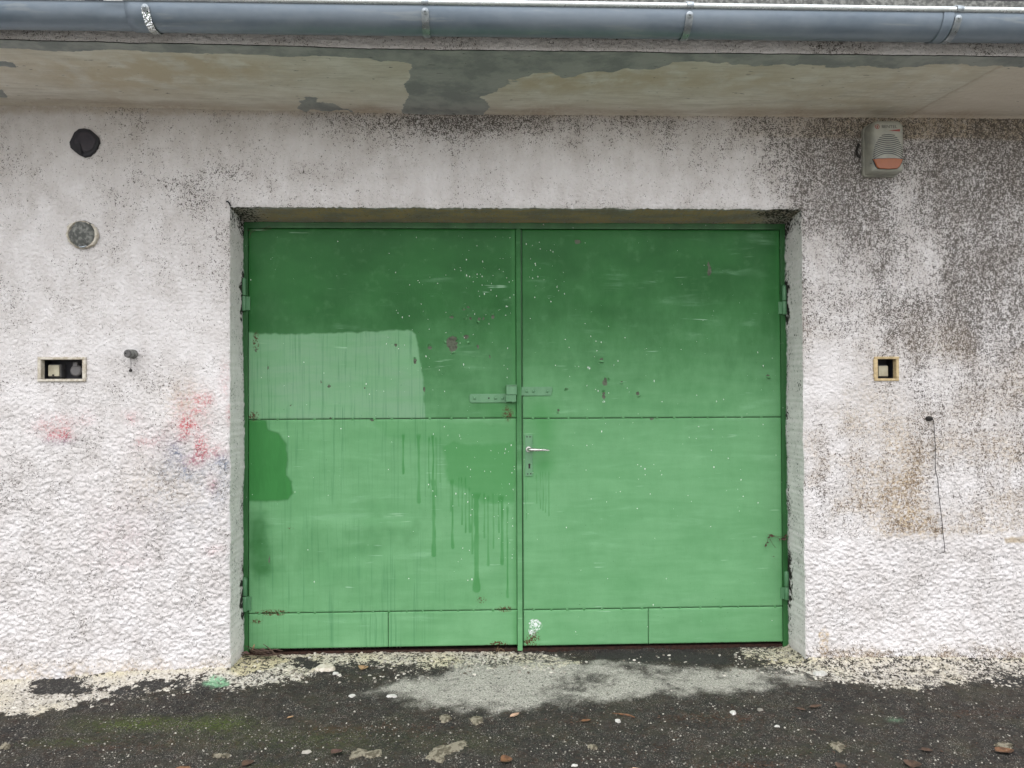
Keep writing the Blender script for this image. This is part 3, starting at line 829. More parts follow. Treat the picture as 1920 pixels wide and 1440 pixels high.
zbotL = D(500, 1217)[1]; zbotR = D(1300, 1206)[1]
leafL = thing('door_leaf', (D(466, 1217)[0], YD+0.02, zbotL), 'left leaf of the green steel garage door, with a faded patch and paint runs', 'door', 'leaves of the garage door')
leafR = thing('door_leaf', (D(1468, 1206)[0], YD+0.02, zbotR), 'right leaf of the green steel garage door, carrying the lever handle', 'door', 'leaves of the garage door')
X0, XM, X1 = D(466, 785)[0], D(969, 785)[0], D(1464.5, 785)[0]
def sh4(parent, xa, xb, ztop, zmid, zlow, zbot, xsplit):
    G = 0.0022
    def S(x0, x1, z1, z0):
        return sheet_m(x0, x1, z0, z1, parent)
    S(xa, xb, ztop, zmid+G); S(xa, xb, zmid-G, zlow+G)
    S(xa, xsplit-G*.7, zlow-G, zbot); S(xsplit+G*.7, xb, zlow-G, zbot)
def sheet_m(xa, xb, zb, za, parent, step=0.0045):
    nx = int((xb-xa)/step)+1; nz = int((za-zb)/step)+1
    X, Z = np.meshgrid(np.linspace(xa, xb, nx), np.linspace(zb, za, nz)); x = X.ravel(); z = Z.ravel()
    d = np.minimum(np.minimum(x-xa, xb-x), np.minimum(z-zb, za-z))
    y = YD+0.0032*fbm(x, z, 0.36, 221, 2)*sstep(0, 0.08, d)+0.0020*np.exp(-d/0.003)
    V = np.stack([x, y, z], -1); F = grid_faces(nx, nz)
    b = np.concatenate([np.arange(nx), np.arange(1, nz)*nx+nx-1, (nz-1)*nx+np.arange(nx-2, -1, -1), np.arange(nz-2, 0, -1)*nx])
    E = V[b].copy(); E[:, 1] = YD+0.008
    n = len(V); nb = len(b); i = np.arange(nb); j = (i+1) % nb
    Fe = np.stack([b[j], b[i], n+i, n+j], 1)
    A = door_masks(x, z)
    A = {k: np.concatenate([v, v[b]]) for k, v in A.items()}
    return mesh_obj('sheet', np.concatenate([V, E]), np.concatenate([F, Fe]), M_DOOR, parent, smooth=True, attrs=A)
ZT, ZM, ZL = D(700, 429)[1], D(700, 785.5)[1], D(700, 1147.5)[1]
ZLr = D(1225, 1140.5)[1]; ZMr = D(1225, 783.5)[1]; ZTr = D(1225, 431)[1]
XR0 = D(980, 785)[0]
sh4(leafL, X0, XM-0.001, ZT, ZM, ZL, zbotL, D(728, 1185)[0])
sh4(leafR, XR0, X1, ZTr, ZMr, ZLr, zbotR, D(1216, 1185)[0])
for lf, xa, xb, zt, zb in ((leafL, X0, XM, ZT, zbotL), (leafR, XM+0.004, X1, ZTr, zbotR)):
    s = Shape()
    s.box(xa+0.002, xa+0.05, YD+0.0085, YD+0.04, zb+0.003, zt-0.002); s.box(xb-0.05, xb-0.002, YD+0.0085, YD+0.04, zb+0.003, zt-0.002)
    for z in (zb+0.03, ZL, ZM, zt-0.03):
        s.box(xa+0.05, xb-0.05, YD+0.0085, YD+0.04, z-0.025, z+0.025)
    xm = D(728, 1185)[0] if lf is leafL else D(1216, 1185)[0]
    s.box(xm-0.02, xm+0.02, YD+0.0087, YD+0.04, zb+0.05, ZL-0.03)
    s.obj('leaf_frame', M_FRAME, lf)
# weld beads across the joints
def welds(lf, xa, xb, z, seed):
    s = Shape(); r = random.Random(seed)
    x = xa+0.05
    while x < xb-0.03:
        s.dome((x, YD+0.0015, z+r.uniform(-.001, .001)), (0, -1, 0), r.uniform(0.0045, 0.0075), 0.0022, 8, 2)
        x += r.uniform(0.075, 0.105)
    tag(s.obj('weld_beads', M_TRIM, lf, smooth=True), kind='stuff')
for i, (lf, xa, xb, z) in enumerate(((leafL, X0, XM, ZM), (leafL, X0, XM, ZL), (leafR, XR0, X1, ZMr), (leafR, XR0, X1, ZLr))):
    welds(lf, xa, xb, z, i)
# cover strip on the meeting edge of the right leaf
s = Shape(); zs0 = D(976, 1219)[1]
xs0, xs1 = D(968.6, 785)[0], D(977.8, 785)[0]
s.box(xs0, xs1, YD-0.010, YD-0.002, zs0, D(972, 430)[1], 0.0015, 1)
s.box(xs0+0.004, xs0+0.009, YD-0.002, YD+0.03, zs0+0.02, D(972, 432)[1])
va = np.array(s.v)
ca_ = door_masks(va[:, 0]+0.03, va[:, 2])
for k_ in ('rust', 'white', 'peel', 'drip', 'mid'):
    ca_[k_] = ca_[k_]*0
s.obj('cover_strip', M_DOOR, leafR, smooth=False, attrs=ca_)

# paint splashes: thin raised drops
def flecks(lf, spots, seed):
    s = Shape(); r = random.Random(seed)
    for (x, z, a, b) in spots:
        V = []; n = 7; ph = r.uniform(-.5, .5)
        for k in range(n):
            an = 2*math.pi*k/n
            dx = a*math.cos(an)*r.uniform(.7, 1.2); dz = b*math.sin(an)*r.uniform(.7, 1.2)
            V.append((x+dx*math.cos(ph)-dz*math.sin(ph)*.3, YD-0.0004, z+dz))
        V.append((x, YD-0.0022, z))
        s.add(V, [[k, (k+1) % n, n] for k in range(n)])
    tag(s.obj('paint_splashes', M_FLECK, lf), kind='stuff')
def spots(boxes, seed):
    r = random.Random(seed); o = []
    for (x0, x1, y0, y1, n, sz) in boxes:
        for _ in range(n):
            px, py = r.uniform(x0, x1), r.uniform(y0, y1)
            x, z = D(px, py); k = sz*r.choice((0.45, 0.6, 0.8, 1, 1.2))
            st = r.choice((1, 1, 1.6, 2.2))
            o.append((x, z, k*0.0026*0.75, k*0.0026*0.75*st))
    return o
flecks(leafL, spots([(720, 962, 440, 700, 85, 1.0), (860, 964, 440, 600, 35, 1.1), (470, 720, 440, 620, 14, .9), (680, 965, 690, 780, 18, 1.0), (560, 800, 800, 1100, 14, 1.2),
                     (800, 960, 800, 960, 30, 1.2), (470, 800, 640, 780, 9, .9), (930, 965, 830, 1060, 30, 1.1), (850, 965, 950, 1100, 12, 1.1), (470, 560, 800, 1130, 6, 1.1)], 5), 1)
flecks(leafR, spots([(984, 1060, 440, 560, 32, 1.0), (984, 1120, 560, 720, 16, 1.0), (1060, 1460, 440, 640, 26, .8), (1080, 1250, 640, 780, 22, 1.0), (1250, 1455, 640, 780, 16, 1.0),
                     (1100, 1460, 790, 960, 46, 1.2), (984, 1200, 800, 1000, 12, 1.0), (984, 1460, 960, 1190, 16, 1.0)], 6), 2)
def curl(lf, lst):
    s = Shape()
    for (px, py, w, h, a) in lst:
        x, z = D(px, py); w *= .0026; h *= .0026
        V = []; F = []
        for i in range(5):
            t = i/4*1.9
            for sx in (-1, 1):
                dx, dz = sx*w*(1-.25*i/4)*.5, h*math.sin(t)/1.2
                V.append((x+dx*math.cos(a)-dz*math.sin(a), YD-0.001-h*0.55*(1-math.cos(t)), z+dx*math.sin(a)+dz*math.cos(a)))
        for i in range(4):
            F.append([2*i, 2*i+1, 2*i+3, 2*i+2])
        s.add(V, F)
    tag(s.obj('curled_paint', M_TRIM, lf, smooth=True), kind='stuff')
curl(leafL, [(858, 640, 6, 4, .6), (836, 640, 5, 4, 2.4), (850, 659, 7, 4, 3.3), (877, 640, 4, 5, 3.6), (848, 590, 5, 3, .3), (924, 590, 5, 4, .2), (806, 648, 5, 3, .5), (870, 579, 5, 3, .8), (898, 602, 4, 4, 2.5), (875, 598, 5, 4, 1), (780, 672, 3, 5, 1.2)])
curl(leafR, [(1128, 676, 8, 4, 3.0), (1138, 712, 6, 5, 5.2), (1165, 717, 6, 3, 3.3), (1442, 706, 8, 4, 2.8), (1062, 732, 7, 4, .6), (1132, 735, 6, 4, .4), (1197, 741, 6, 3, 3.6), (1047, 772, 5, 3, 2.4), (1432, 690, 3, 4, .5)])

# hinges
def hinge(lf, px, py0, py1, side):
    x, z1 = D(px, py0); z0 = D(px, py1)[1]; zm = z0+(z1-z0)*0.47
    s = Shape()
    for (a, b) in ((z0, zm-0.0015), (zm+0.0015, z1)):
        s.tube([(x, YD-0.004, a), (x, YD-0.004, a+0.003), (x, YD-0.004, b-0.003), (x, YD-0.004, b)], [0.0105, 0.012, 0.012, 0.0105], 14)
    h = s.obj('hinge', M_HASP, lf, smooth=True)
    s = Shape(); s.dome((x, YD-0.004, z1), (0, 0, 1), 0.006, 0.006, 10, 3)
    s.obj('hinge_pin', M_HASP, h, smooth=True)
    s = Shape(); s.box(min(x, x-side*0.03), max(x, x-side*0.03), YD-0.004, YD+0.0015, z0+0.004, zm-0.004)
    s.obj('hinge_flap', M_HASP, h)
hinge(leafL, 457.5, 523, 583, -1); hinge(leafL, 459.5, 1084, 1146, -1)
hinge(leafR, 1470, 536, 590, 1); hinge(leafR, 1474, 1072, 1124, 1)

# hasp straps
def strap(lf, px0, px1, py0, py1, point, rivs, hole):
    (xa, z1), (xb, z0) = D(px0, py0), D(px1, py1)
    c = 0.007
    if point < 0:
        out = [(xa+c, z0), (xb, z0), (xb, z1), (xa+c, z1), (xa, z1-c), (xa, z0+c)]
    else:
        out = [(xa, z0), (xb-c*.8, z0), (xb, (z0+z1)/2), (xb, z1-c*.4), (xb-c*.4, z1), (xa, z1)]
    s = Shape(); s.prism(out, YD-0.0005, YD-0.0055, 0.0012, YD-0.0065)
    st = s.obj('hasp_strap', M_HASP, lf)
    zc = (z0+z1)/2
    for p in rivs:
        s = Shape(); s.dome((D(p, py0)[0], YD-0.006, zc), (0, -1, 0), 0.0082, 0.0048, 14, 4)
        s.obj('rivet', M_HASP, st, smooth=True)
    x = D(hole, py0)[0]
    s = Shape(); s.box(x-0.0035, x+0.0035, YD-0.0069, YD-0.0055, zc-0.0035, zc+0.0035)
    s.obj('bolt_hole', M_DARK, st)
    return st
stL = strap(leafL, 880.5, 952, 738.5, 754.5, -1, (889.5, 929, 942), 916.5)
stR = strap(leafR, 966, 1035.5, 725.5, 741.5, 1, (987.5, 1000, 1026), 974)
(xa, z1), (xb, z0) = D(949, 722.5), D(969, 740)
s = Shape(); s.box(xa, xb-0.001, YD-0.034, YD-0.007, z0, z1, 0.002, 2)
s.box(xa-0.0015, xb, YD-0.038, YD-0.0345, z1-0.001, z1+0.0025)
s.obj('staple_block', M_HASP, stR, smooth=False)
(xa, z1), (xb, z0) = D(948, 740.6), D(968, 753.5)
s = Shape(); s.box(xa, xb-0.002, YD-0.032, YD-0.007, z0, z1, 0.002, 2)
s.tube([(xb-0.018, YD-0.031, z0+0.004), (xb-0.018, YD-0.036, z0+0.004)], 0.006, 10)
s.obj('staple_block', M_HASP, stL)

# lever handle with its long plate
(xa, z1), (xb, z0) = D(984.5, 815), D(998.5, 892.5)
s = Shape()
out = [(xa+.004, z0), (xb-.004, z0), (xb-.001, z0+.002), (xb, z0+.006), (xb, z1), (xa, z1), (xa, z0+.006), (xa+.001, z0+.002)]
s.prism(out, YD-0.0003, YD-0.004, 0.002, YD-0.0055)
pl = s.obj('handle_plate', M_HASP, leafR)
for (px, py) in ((988, 819), (993.5, 819), (989.5, 888.5), (995, 888)):
    x, z = D(px, py)
    Shape().dome((x, YD-0.0052, z), (0, -1, 0), 0.0036, 0.0022, 10, 2).obj('screw', M_DARK, pl, smooth=True)
x, z = D(992.5, 874)
s = Shape(); s.box(x-0.0042, x+0.0042, YD-0.0062, YD-0.005, z-0.011, z+0.006); s.dome((x, YD-0.0055, z+0.008), (0, -1, 0), 0.0055, 0.0006, 12, 2)
s.obj('keyhole', M_DARK, pl)
x, z = D(991, 842); x2, z2 = D(1029, 843.5)
s = Shape()
s.tube([(x, YD-0.004, z), (x, YD-0.012, z)], 0.0135, 18)
s.tube([(x, YD-0.012, z), (x, YD-0.035, z), (x+0.003, YD-0.043, z), (x+0.012, YD-0.049, z), (x+0.035, YD-0.052, z-0.0005), (x+0.07, YD-0.050, z-0.001), (x2-0.008, YD-0.047, z2+0.001), (x2-0.001, YD-0.046, z2+0.001)],
       [0.0085, 0.0082, 0.0088, 0.0085, 0.0072, 0.0054, 0.0040, 0.0022], 14)
s.obj('lever', M_STEEL, leafR, smooth=True)

# steel frame the leaves close against, rusty sill below them
fr = thing('door_frame', (0.16, YD+0.03, 0.0), 'dark green steel frame around the double garage door', 'door frame')
zt = D(960, 417)[1]
YFm = YD+0.004
for (a, b) in ((XO0-0.02, X0-0.003), (X1+0.003, XO1+0.02)):
    Shape().box(a, b, YFm, YFm+0.05, -0.05, zt+0.01, 0.001, 1).obj('stile', M_FRAME, fr)
Shape().box(XO0-0.02, XO1+0.02, YFm+0.0006, YFm+0.051, min(ZT, ZTr)+0.004, zt+0.03, 0.001, 1).obj('head', M_FRAME, fr)
sill = Shape().box(XO0+0.01, XO1-0.01, YD+0.014, YD+0.05, -0.06, 0.016, 0.003, 2).obj('sill_bar', M_RUST, loc=(0.16, YD+0.03, -0.06))
tag(sill, 'rusty iron sill bar in the gap under the green door', 'sill')
# dark sheet standing in for the unlit room behind
Shape().box(XO0-0.3, XO1+0.3, YD+0.12, YD+0.14, -0.1, 2.4).obj('dark_backing', M_DARK, garage)

# ------------------------------------------------------------------ recessed electrical boxes
def recess(name, b, label, frame_mat, depth=0.075, fw=0.008):
    x0, x1, z0, z1 = b
    t = thing(name, ((x0+x1)/2, 0.0, z0), label, 'socket box')
    s = Shape(); w = 0.012
    r = random.Random(x0)
    # uneven mortar rim, standing a little proud of the plaster
    for (a, c, d, e) in ((x0-fw, x1+fw, z1-0.004, z1+fw), (x0-fw, x1+fw, z0-fw, z0+0.004), (x0-fw, x0+0.004, z0+0.004, z1-0.004), (x1-0.004, x1+fw, z0+0.004, z1-0.004)):
        s.box(a-r.uniform(0, .004), c+r.uniform(0, .004), -0.0115, 0.02, d, e, 0.002, 1)
    s.obj('rim', frame_mat, t)
    s = Shape()
    s.add([(x0+.003, -0.004, z0+.003), (x1-.003, -0.004, z0+.003), (x1-.003, -0.004, z1-.003), (x0+.003, -0.004, z1-.003),
           (x0+.003, depth, z0+.003), (x1-.003, depth, z0+.003), (x1-.003, depth, z1-.003), (x0+.003, depth, z1-.003)],
          [[0, 1, 5, 4], [1, 2, 6, 5], [2, 3, 7, 6], [3, 0, 4, 7], [4, 5, 6, 7]])
    mesh_obj('niche', s.v, s.f, M_BLACK, t)
    return t
def switch(t, px0, px1, py0, py1, y=0.03):
    p, q = at(px0, py0, y), at(px1, py1, y)
    s = Shape(); s.box(p[0]-0.004, q[0]+0.004, y+0.006, y+0.045, q[2]-0.006, p[2]+0.004, 0.003, 2)
    sw = s.obj('switch_body', M_GREYPL, t)
    s = Shape(); s.box(p[0], q[0], y-0.004, y+0.0055, q[2], p[2], 0.002, 2)
    s.obj('rocker', M_CREAM, sw)
    return sw
tL = recess('recessed_box', bL, 'wide recessed box with a switch and a capped socket, beside the pipe stub', M_MORT)
sw = switch(tL, 91, 111.5, 684.5, 705.5)
p = at(100, 704, 0.026)
Shape().box(p[0]-.004, p[0]+.004, 0.0235, 0.0262, p[2]-.002, p[2]+.005).obj('latch', M_DARK, sw)
y = 0.030; c = at(143.5, 695, y); R = 0.0265
s = Shape()
out = [(c[0]+R*math.cos(a), c[2]+R*math.sin(a)) for a in np.linspace(0, 2*math.pi, 24, endpoint=False)]
s.prism(out, y+0.03, y-0.004, 0.006, y-0.009)
sc_ = s.obj('socket_lid', M_GREYPL, tL)
Shape().box(c[0]-0.012, c[0]+0.009, y-0.011, y+0.02, c[2]+R*.62, c[2]+R*1.45, 0.002, 1).obj('lid_tab', M_GREYPL, sc_)
s = Shape(); s.prism([(c[0]+.006+(R*1.25)*math.cos(a), c[2]+(R*1.25)*math.sin(a)) for a in np.linspace(0, 2*math.pi, 20, endpoint=False)], y+0.044, y+0.031)
s.obj('socket_body', M_BLACK, tL)
tR = recess('recessed_box', bR, 'small square recessed box with one switch, in the stained wall beside the right jamb', M_MORT2, fw=0.008)
switch(tR, 1646.5, 1664.5, 686, 705.5)

# ------------------------------------------------------------------ pipe stub, plugs, nails and wires on the wall
def wall_front(px, py):
    p = at(px, py, -0.012); return p
p = wall_front(248, 664)
t = thing('pipe_stub', (p[0], -0.01, p[2]), 'short grey pipe stub sticking out of the wall beside the wide recessed box', 'pipe')
s = Shape(); a = at(250, 664, -0.004); b = at(240, 663, -0.060)
s.tube([a, (a+b)/2, b], [0.021, 0.020, 0.019], 16)
s.obj('collar', M_CEM, t, smooth=True)
s = Shape(); b2 = b+np.array([-0.002, -0.008, 0.0])
s.tube([b, b2], [0.0165, 0.0155], 16)
o = s.obj('end_cap', M_GREYPL, t, smooth=True)
s = Shape(); s.tube([b2+np.array([-.005, 0, 0.001]), b2+np.array([-.0053, -.0015, 0.001])], 0.004, 10); s.obj('bore', M_BLACK, o)
p0, p1 = at(245, 671, -0.02), at(245, 693, -0.02)
t = thing('hanging_wire', tuple(p1), 'short thin wire with a dark blob hanging below the pipe stub', 'wire')
Shape().tube([p0, p0*.5+p1*.5+np.array([.002, 0, 0]), p1], 0.0011, 6).obj('strand', M_DARK, t)
Shape().dome(p1+np.array([0, 0, -.004]), (0, -1, 0.3), 0.008, 0.006, 8, 3).obj('blob', M_DARK, t, smooth=True)

def lump(name, c, rx, rz, h, material, label, cat, seed, flat=0.0, parts=()):
    n, m = 44, 14; V = []; F = []; r = random.Random(seed)
    ph = [r.uniform(0, 6) for _ in range(4)]
    for j in range(m):
        t = j/(m-1)
        for k in range(n):
            an = 2*math.pi*k/n
            q = 1+0.03*math.sin(3*an+ph[0])+0.035*math.sin(5*an+ph[1])+0.025*math.sin(11*an+ph[2])
            rr = (1-t)*q
            prof = math.sqrt(max(0, 1-(1-t)**2)) if not flat else min(1.0, t*4)
            bum = 0.30*fbm(np.array([math.cos(an)*rr+seed]), np.array([math.sin(an)*rr]), .5, seed, 3)[0]
            V.append((c[0]+rx*rr*math.cos(an), c[1]-h*(prof+bum*t), c[2]+rz*rr*math.sin(an)))
    for j in range(m-1):
        for k in range(n):
            F.append([j*n+k, j*n+(k+1) % n, (j+1)*n+(k+1) % n, (j+1)*n+k])
    s = Shape(); s.add(V, F)
    o = s.obj(name, material, loc=(c[0], 0, c[2]), smooth=True)
    return tag(o, label, cat)
c = at(160, 268, -0.004)
def plug(name, c, rad, label):
    t = thing(name, (c[0], 0, c[2]-rad), label, 'vent cap')
    r = random.Random(9); n = 16
    out = []
    for k in range(n):
        an = 2*math.pi*k/n
        q = rad*(1+0.045*math.sin(4*an+.8)+r.uniform(-.035, .035))
        out.append((c[0]+q*math.cos(an), c[2]+q*math.sin(an)))
    s = Shape(); s.prism(out, 0.01, -0.012, 0.004, -0.015); s.obj('collar', M_BLACK, t)
    out2 = [(c[0]+.006+(x-c[0])*.72, c[2]+.002+(z-c[2])*.72) for x, z in out]
    s = Shape(); s.prism(out2, -0.0152, -0.0175, 0.003, -0.0185); s.obj('cap', worn('purple_black_plastic', (0.028, 0.022, 0.03), (0.02, 0.018, 0.026), 0.5, 30), t)
    # a bent flap of sheet at the lower left
    s = Shape(); s.add([(c[0]-.05, -.017, c[2]-.012), (c[0]-.015, -.022, c[2]-.006), (c[0]-.005, -.024, c[2]-.05), (c[0]-.012, -.018, c[2]-.058)], [[0, 1, 2, 3]])
    s.obj('flap', M_BLACK, t)
plug('vent_cap', c, 0.064, 'black round capped hole high on the wall, above the cement plug')
c = at(155, 440, -0.004)
pg = lump('cement_plug', (c[0], 0.0, c[2]), 0.060, 0.064, 0.030, M_CEM, 'grey lumpy cement plug in a round hole, below the black cap', 'plug', 5)
s = Shape()
cc = at(156, 462, -0.03)
s.tube([cc+np.array([-.018, 0, .006]), cc+np.array([-.008, -.008, -.004]), cc+np.array([.006, -.008, -.004]), cc+np.array([.014, 0, .004])], 0.0035, 8)
BASE[pg.name] = Vector(pg.location)
V = []; F = []; rr_ = random.Random(12); nn = 40
for k in range(nn):
    an = 2*math.pi*k/nn; a_, b_ = 0.056, 0.068*(1+.08*math.sin(2*an+2.2)+rr_.uniform(-.06, .06))
    for (rad, y_) in ((a_, -0.004), (a_+.004, -0.015), (b_-.004, -0.014), (b_, -0.002)):
        V.append((c[0]+rad*math.cos(an), y_-rr_.uniform(0, .003), c[2]+rad*math.sin(an)))
for k in range(nn):
    k2 = (k+1) % nn
    for j in range(3):
        F.append([4*k+j, 4*k2+j, 4*k2+j+1, 4*k+j+1])
Shape().add(V, F).obj('plaster_rim', M_MORT, pg, smooth=True)
s.obj('wire_loop', M_GALV2, pg, smooth=True)
# rusty pin and long thin wire on the right
a = at(1743, 785, -0.008)
tag(lump('wall_pin', (a[0], 0.0, a[2]), 0.016, 0.012, 0.022, M_DARK, 'small dark broken pin in the wall at the top of the long wire', 'pin', 8))
s = Shape()
pts = [at(px, py, -0.018) for px, py in ((1747, 782), (1751, 790), (1752, 815), (1754, 840), (1753.5, 862), (1754, 882), (1758.5, 900), (1760, 925), (1763, 950), (1766, 975), (1768, 1000), (1771, 1022), (1771.5, 1034), (1767, 1036.5), (1762, 1037.5))]
o = s.tube(pts, 0.0016, 6).obj('long_wire', M_DARK, loc=tuple(pts[-1]))
tag(o, 'long thin dark wire hanging down the stained wall from a broken pin', 'wire')
# bent black nail over the corner of the opening
s = Shape(); pts = [at(px, py, -0.012) for px, py in ((424, 378), (427, 377.5), (430, 381), (432.5, 387))]
tag(s.tube(pts, [0.003, 0.004, 0.0042, 0.003], 8).obj('bent_nail', M_BLACK, loc=tuple(pts[-1]), smooth=True), 'bent black nail at the upper left corner of the door opening', 'nail')

# ------------------------------------------------------------------ alarm siren
yb, yf = -0.004, -0.092
xa = at(1636, 270, yf)[0]; xb = at(1697, 270, yf)[0]; z0 = at(1665, 320.5, yf)[2]; z1 = at(1665, 224, yf)[2]
si = thing('alarm_siren', ((xa+xb)/2, 0, z0), 'cream alarm siren with striped grille and amber lens, under the soffit', 'alarm siren')
def rrect(x0, x1, z0, z1, rb, rt, n=7):
    o = []
    for (cx_, cz_, r, a0) in ((x1-rb, z0+rb, rb, -90), (x1-rt, z1-rt, rt, 0), (x0+rt, z1-rt, rt, 90), (x0+rb, z0+rb, rb, 180)):
        for k in range(n):
            a = math.radians(a0+90*k/(n-1)); o.append((cx_+r*math.cos(a), cz_+r*math.sin(a)))
    return o
s = Shape()
o1 = rrect(xa, xb, z0, z1, 0.012, 0.034)
ins = [(0, yb), (0, yf+0.022), (0.004, yf+0.010), (0.012, yf+0.002), (0.022, yf)]
V = []; n = len(o1); cxm, czm = (xa+xb)/2, (z0+z1)/2
for (d, y) in ins:
    for (x, z) in o1:
        sx = 1-d/((xb-xa)/2); sz = 1-d/((z1-z0)/2)
        V.append((cxm+(x-cxm)*sx, y, czm+(z-czm)*sz))
Fs = [[j*n+k, j*n+(k+1) % n, (j+1)*n+(k+1) % n, (j+1)*n+k] for j in range(len(ins)-1) for k in range(n)]+[[(len(ins)-1)*n+k for k in range(n)]]
s.add(V, Fs); ho = s.obj('housing', M_HOUS, si, smooth=True)
s = Shape(); o2 = rrect(xa-0.006, xb+0.006, z0-0.005, z1+0.005, 0.014, 0.038)
s.prism(o2, 0.004, -0.018); s.obj('back_plate', M_HOUS, si)
def sip(px, py, y=yf-0.0008): return at(px, py, y)
for k in range(11):
    # arcs between the sides of an oval
    yc = 252.5+k*3.45
    hw = 28.5*math.sqrt(max(0.03, 1-((276-yc+9)/36.0)**2)) if yc < 285 else 28
    hw = min(hw, 28.5); sag = 1.2+k*1.05
    pts = []
    for u in np.linspace(-1, 1, 13):
        pts.append(sip(1665.5+hw*u, yc+sag*u*u))
    V = []; F = []
    for q in pts:
        V += [(q[0], q[1], q[2]-0.0016), (q[0], q[1], q[2]+0.0016), (q[0], q[1]+.002, q[2]-0.0016), (q[0], q[1]+.002, q[2]+0.0016)]
    for i in range(12):
        a = 4*i; b = a+4
        F += [[a, b, b+1, a+1], [a, a+2, b+2, b], [a+1, b+1, b+3, a+3]]
    Shape().add(V, F).obj('grille_slot', M_SLOT, ho)
lens = [(1637, 299), (1640, 305), (1643, 312), (1647, 316), (1665, 317.2), (1682, 316), (1686.5, 312), (1690, 305), (1692.5, 298.5), (1680, 297.2), (1665, 297), (1648, 297.5)]
out = [(sip(*q)[0], sip(*q)[2]) for q in lens]
s = Shape(); s.prism(out, yf+0.002, yf-0.003, 0.004, yf-0.006); s.obj('lens', M_AMBER, ho)
out = [(cxm+(x-cxm)*1.05, z+(0.0018 if z > out[0][1]-.01 else -.001)) for x, z in out]
s = Shape(); s.prism(out, yf+0.001, yf-0.0012); s.obj('lens_seat', M_SLOT, ho)
for q in ((1631.5, 306.5), (1691.5, 306.5)):
    c = at(q[0]+1.5, q[1], yf+.004); Shape().dome((c[0], yf+.0035, c[2]), (0, -1, 0), 0.0024, 0.0012, 10, 2).obj('screw', M_BLACK, ho)
# printed emblem, name and red wedge
c = sip(1645, 237.5); s = Shape(); n = 18
for k in range(n):
    a0, a1 = 2*math.pi*k/n+.5, 2*math.pi*(k+1)/n+.5
    if k in (4,): continue
    R0, R1 = 0.0078, 0.0105
    s.add([(c[0]+R0*math.cos(a0), c[1], c[2]+R0*math.sin(a0)), (c[0]+R1*math.cos(a0), c[1], c[2]+R1*math.sin(a0)), (c[0]+R1*math.cos(a1), c[1], c[2]+R1*math.sin(a1)), (c[0]+R0*math.cos(a1), c[1], c[2]+R0*math.sin(a1))], [[0, 1, 2, 3]])
s.add([(c[0]-.002, c[1], c[2]-.006), (c[0]+.003, c[1], c[2]-.004), (c[0]+.002, c[1], c[2]+.006), (c[0]-.003, c[1], c[2]+.002)], [[0, 1, 2, 3]])
mesh_obj('emblem', s.v, s.f, M_RED, ho)
w = [sip(1666, 245), sip(1687.5, 242), sip(1687.5, 246.5)]
mesh_obj('red_wedge', w, [[0, 2, 1]], M_RED, ho)
cu = bpy.data.curves.new('lettering', 'FONT'); cu.body = 'BENTEL'; cu.size = 1.0
tmp = link(bpy.data.objects.new('tmp_text', cu))
bpy.context.view_layer.update()
dg = bpy.context.evaluated_depsgraph_get()
tm = bpy.data.meshes.new_from_object(tmp.evaluated_get(dg))
co = np.array([v.co[:] for v in tm.vertices]); fs = [list(f.vertices) for f in tm.polygons]
bpy.data.objects.remove(tmp)
a, b = sip(1653.5, 239.8), sip(1682, 234.6)
lo, hi = co.min(0), co.max(0)
Vt = np.stack([a[0]+(co[:, 0]-lo[0])/(hi[0]-lo[0])*(b[0]-a[0]), np.full(len(co), a[1]), a[2]+(co[:, 1]-lo[1])/(hi[1]-lo[1])*(b[2]-a[2])], -1)
mesh_obj('lettering', Vt, fs, M_INK, ho)
# cable into the wall on its left
s = Shape(); s.tube([at(1613, 296, -0.012), at(1608, 291, -0.016), at(1606, 283, -0.012), at(1610, 270, -0.008)], 0.006, 8)
s.obj('cable', M_DARK, si, smooth=True)

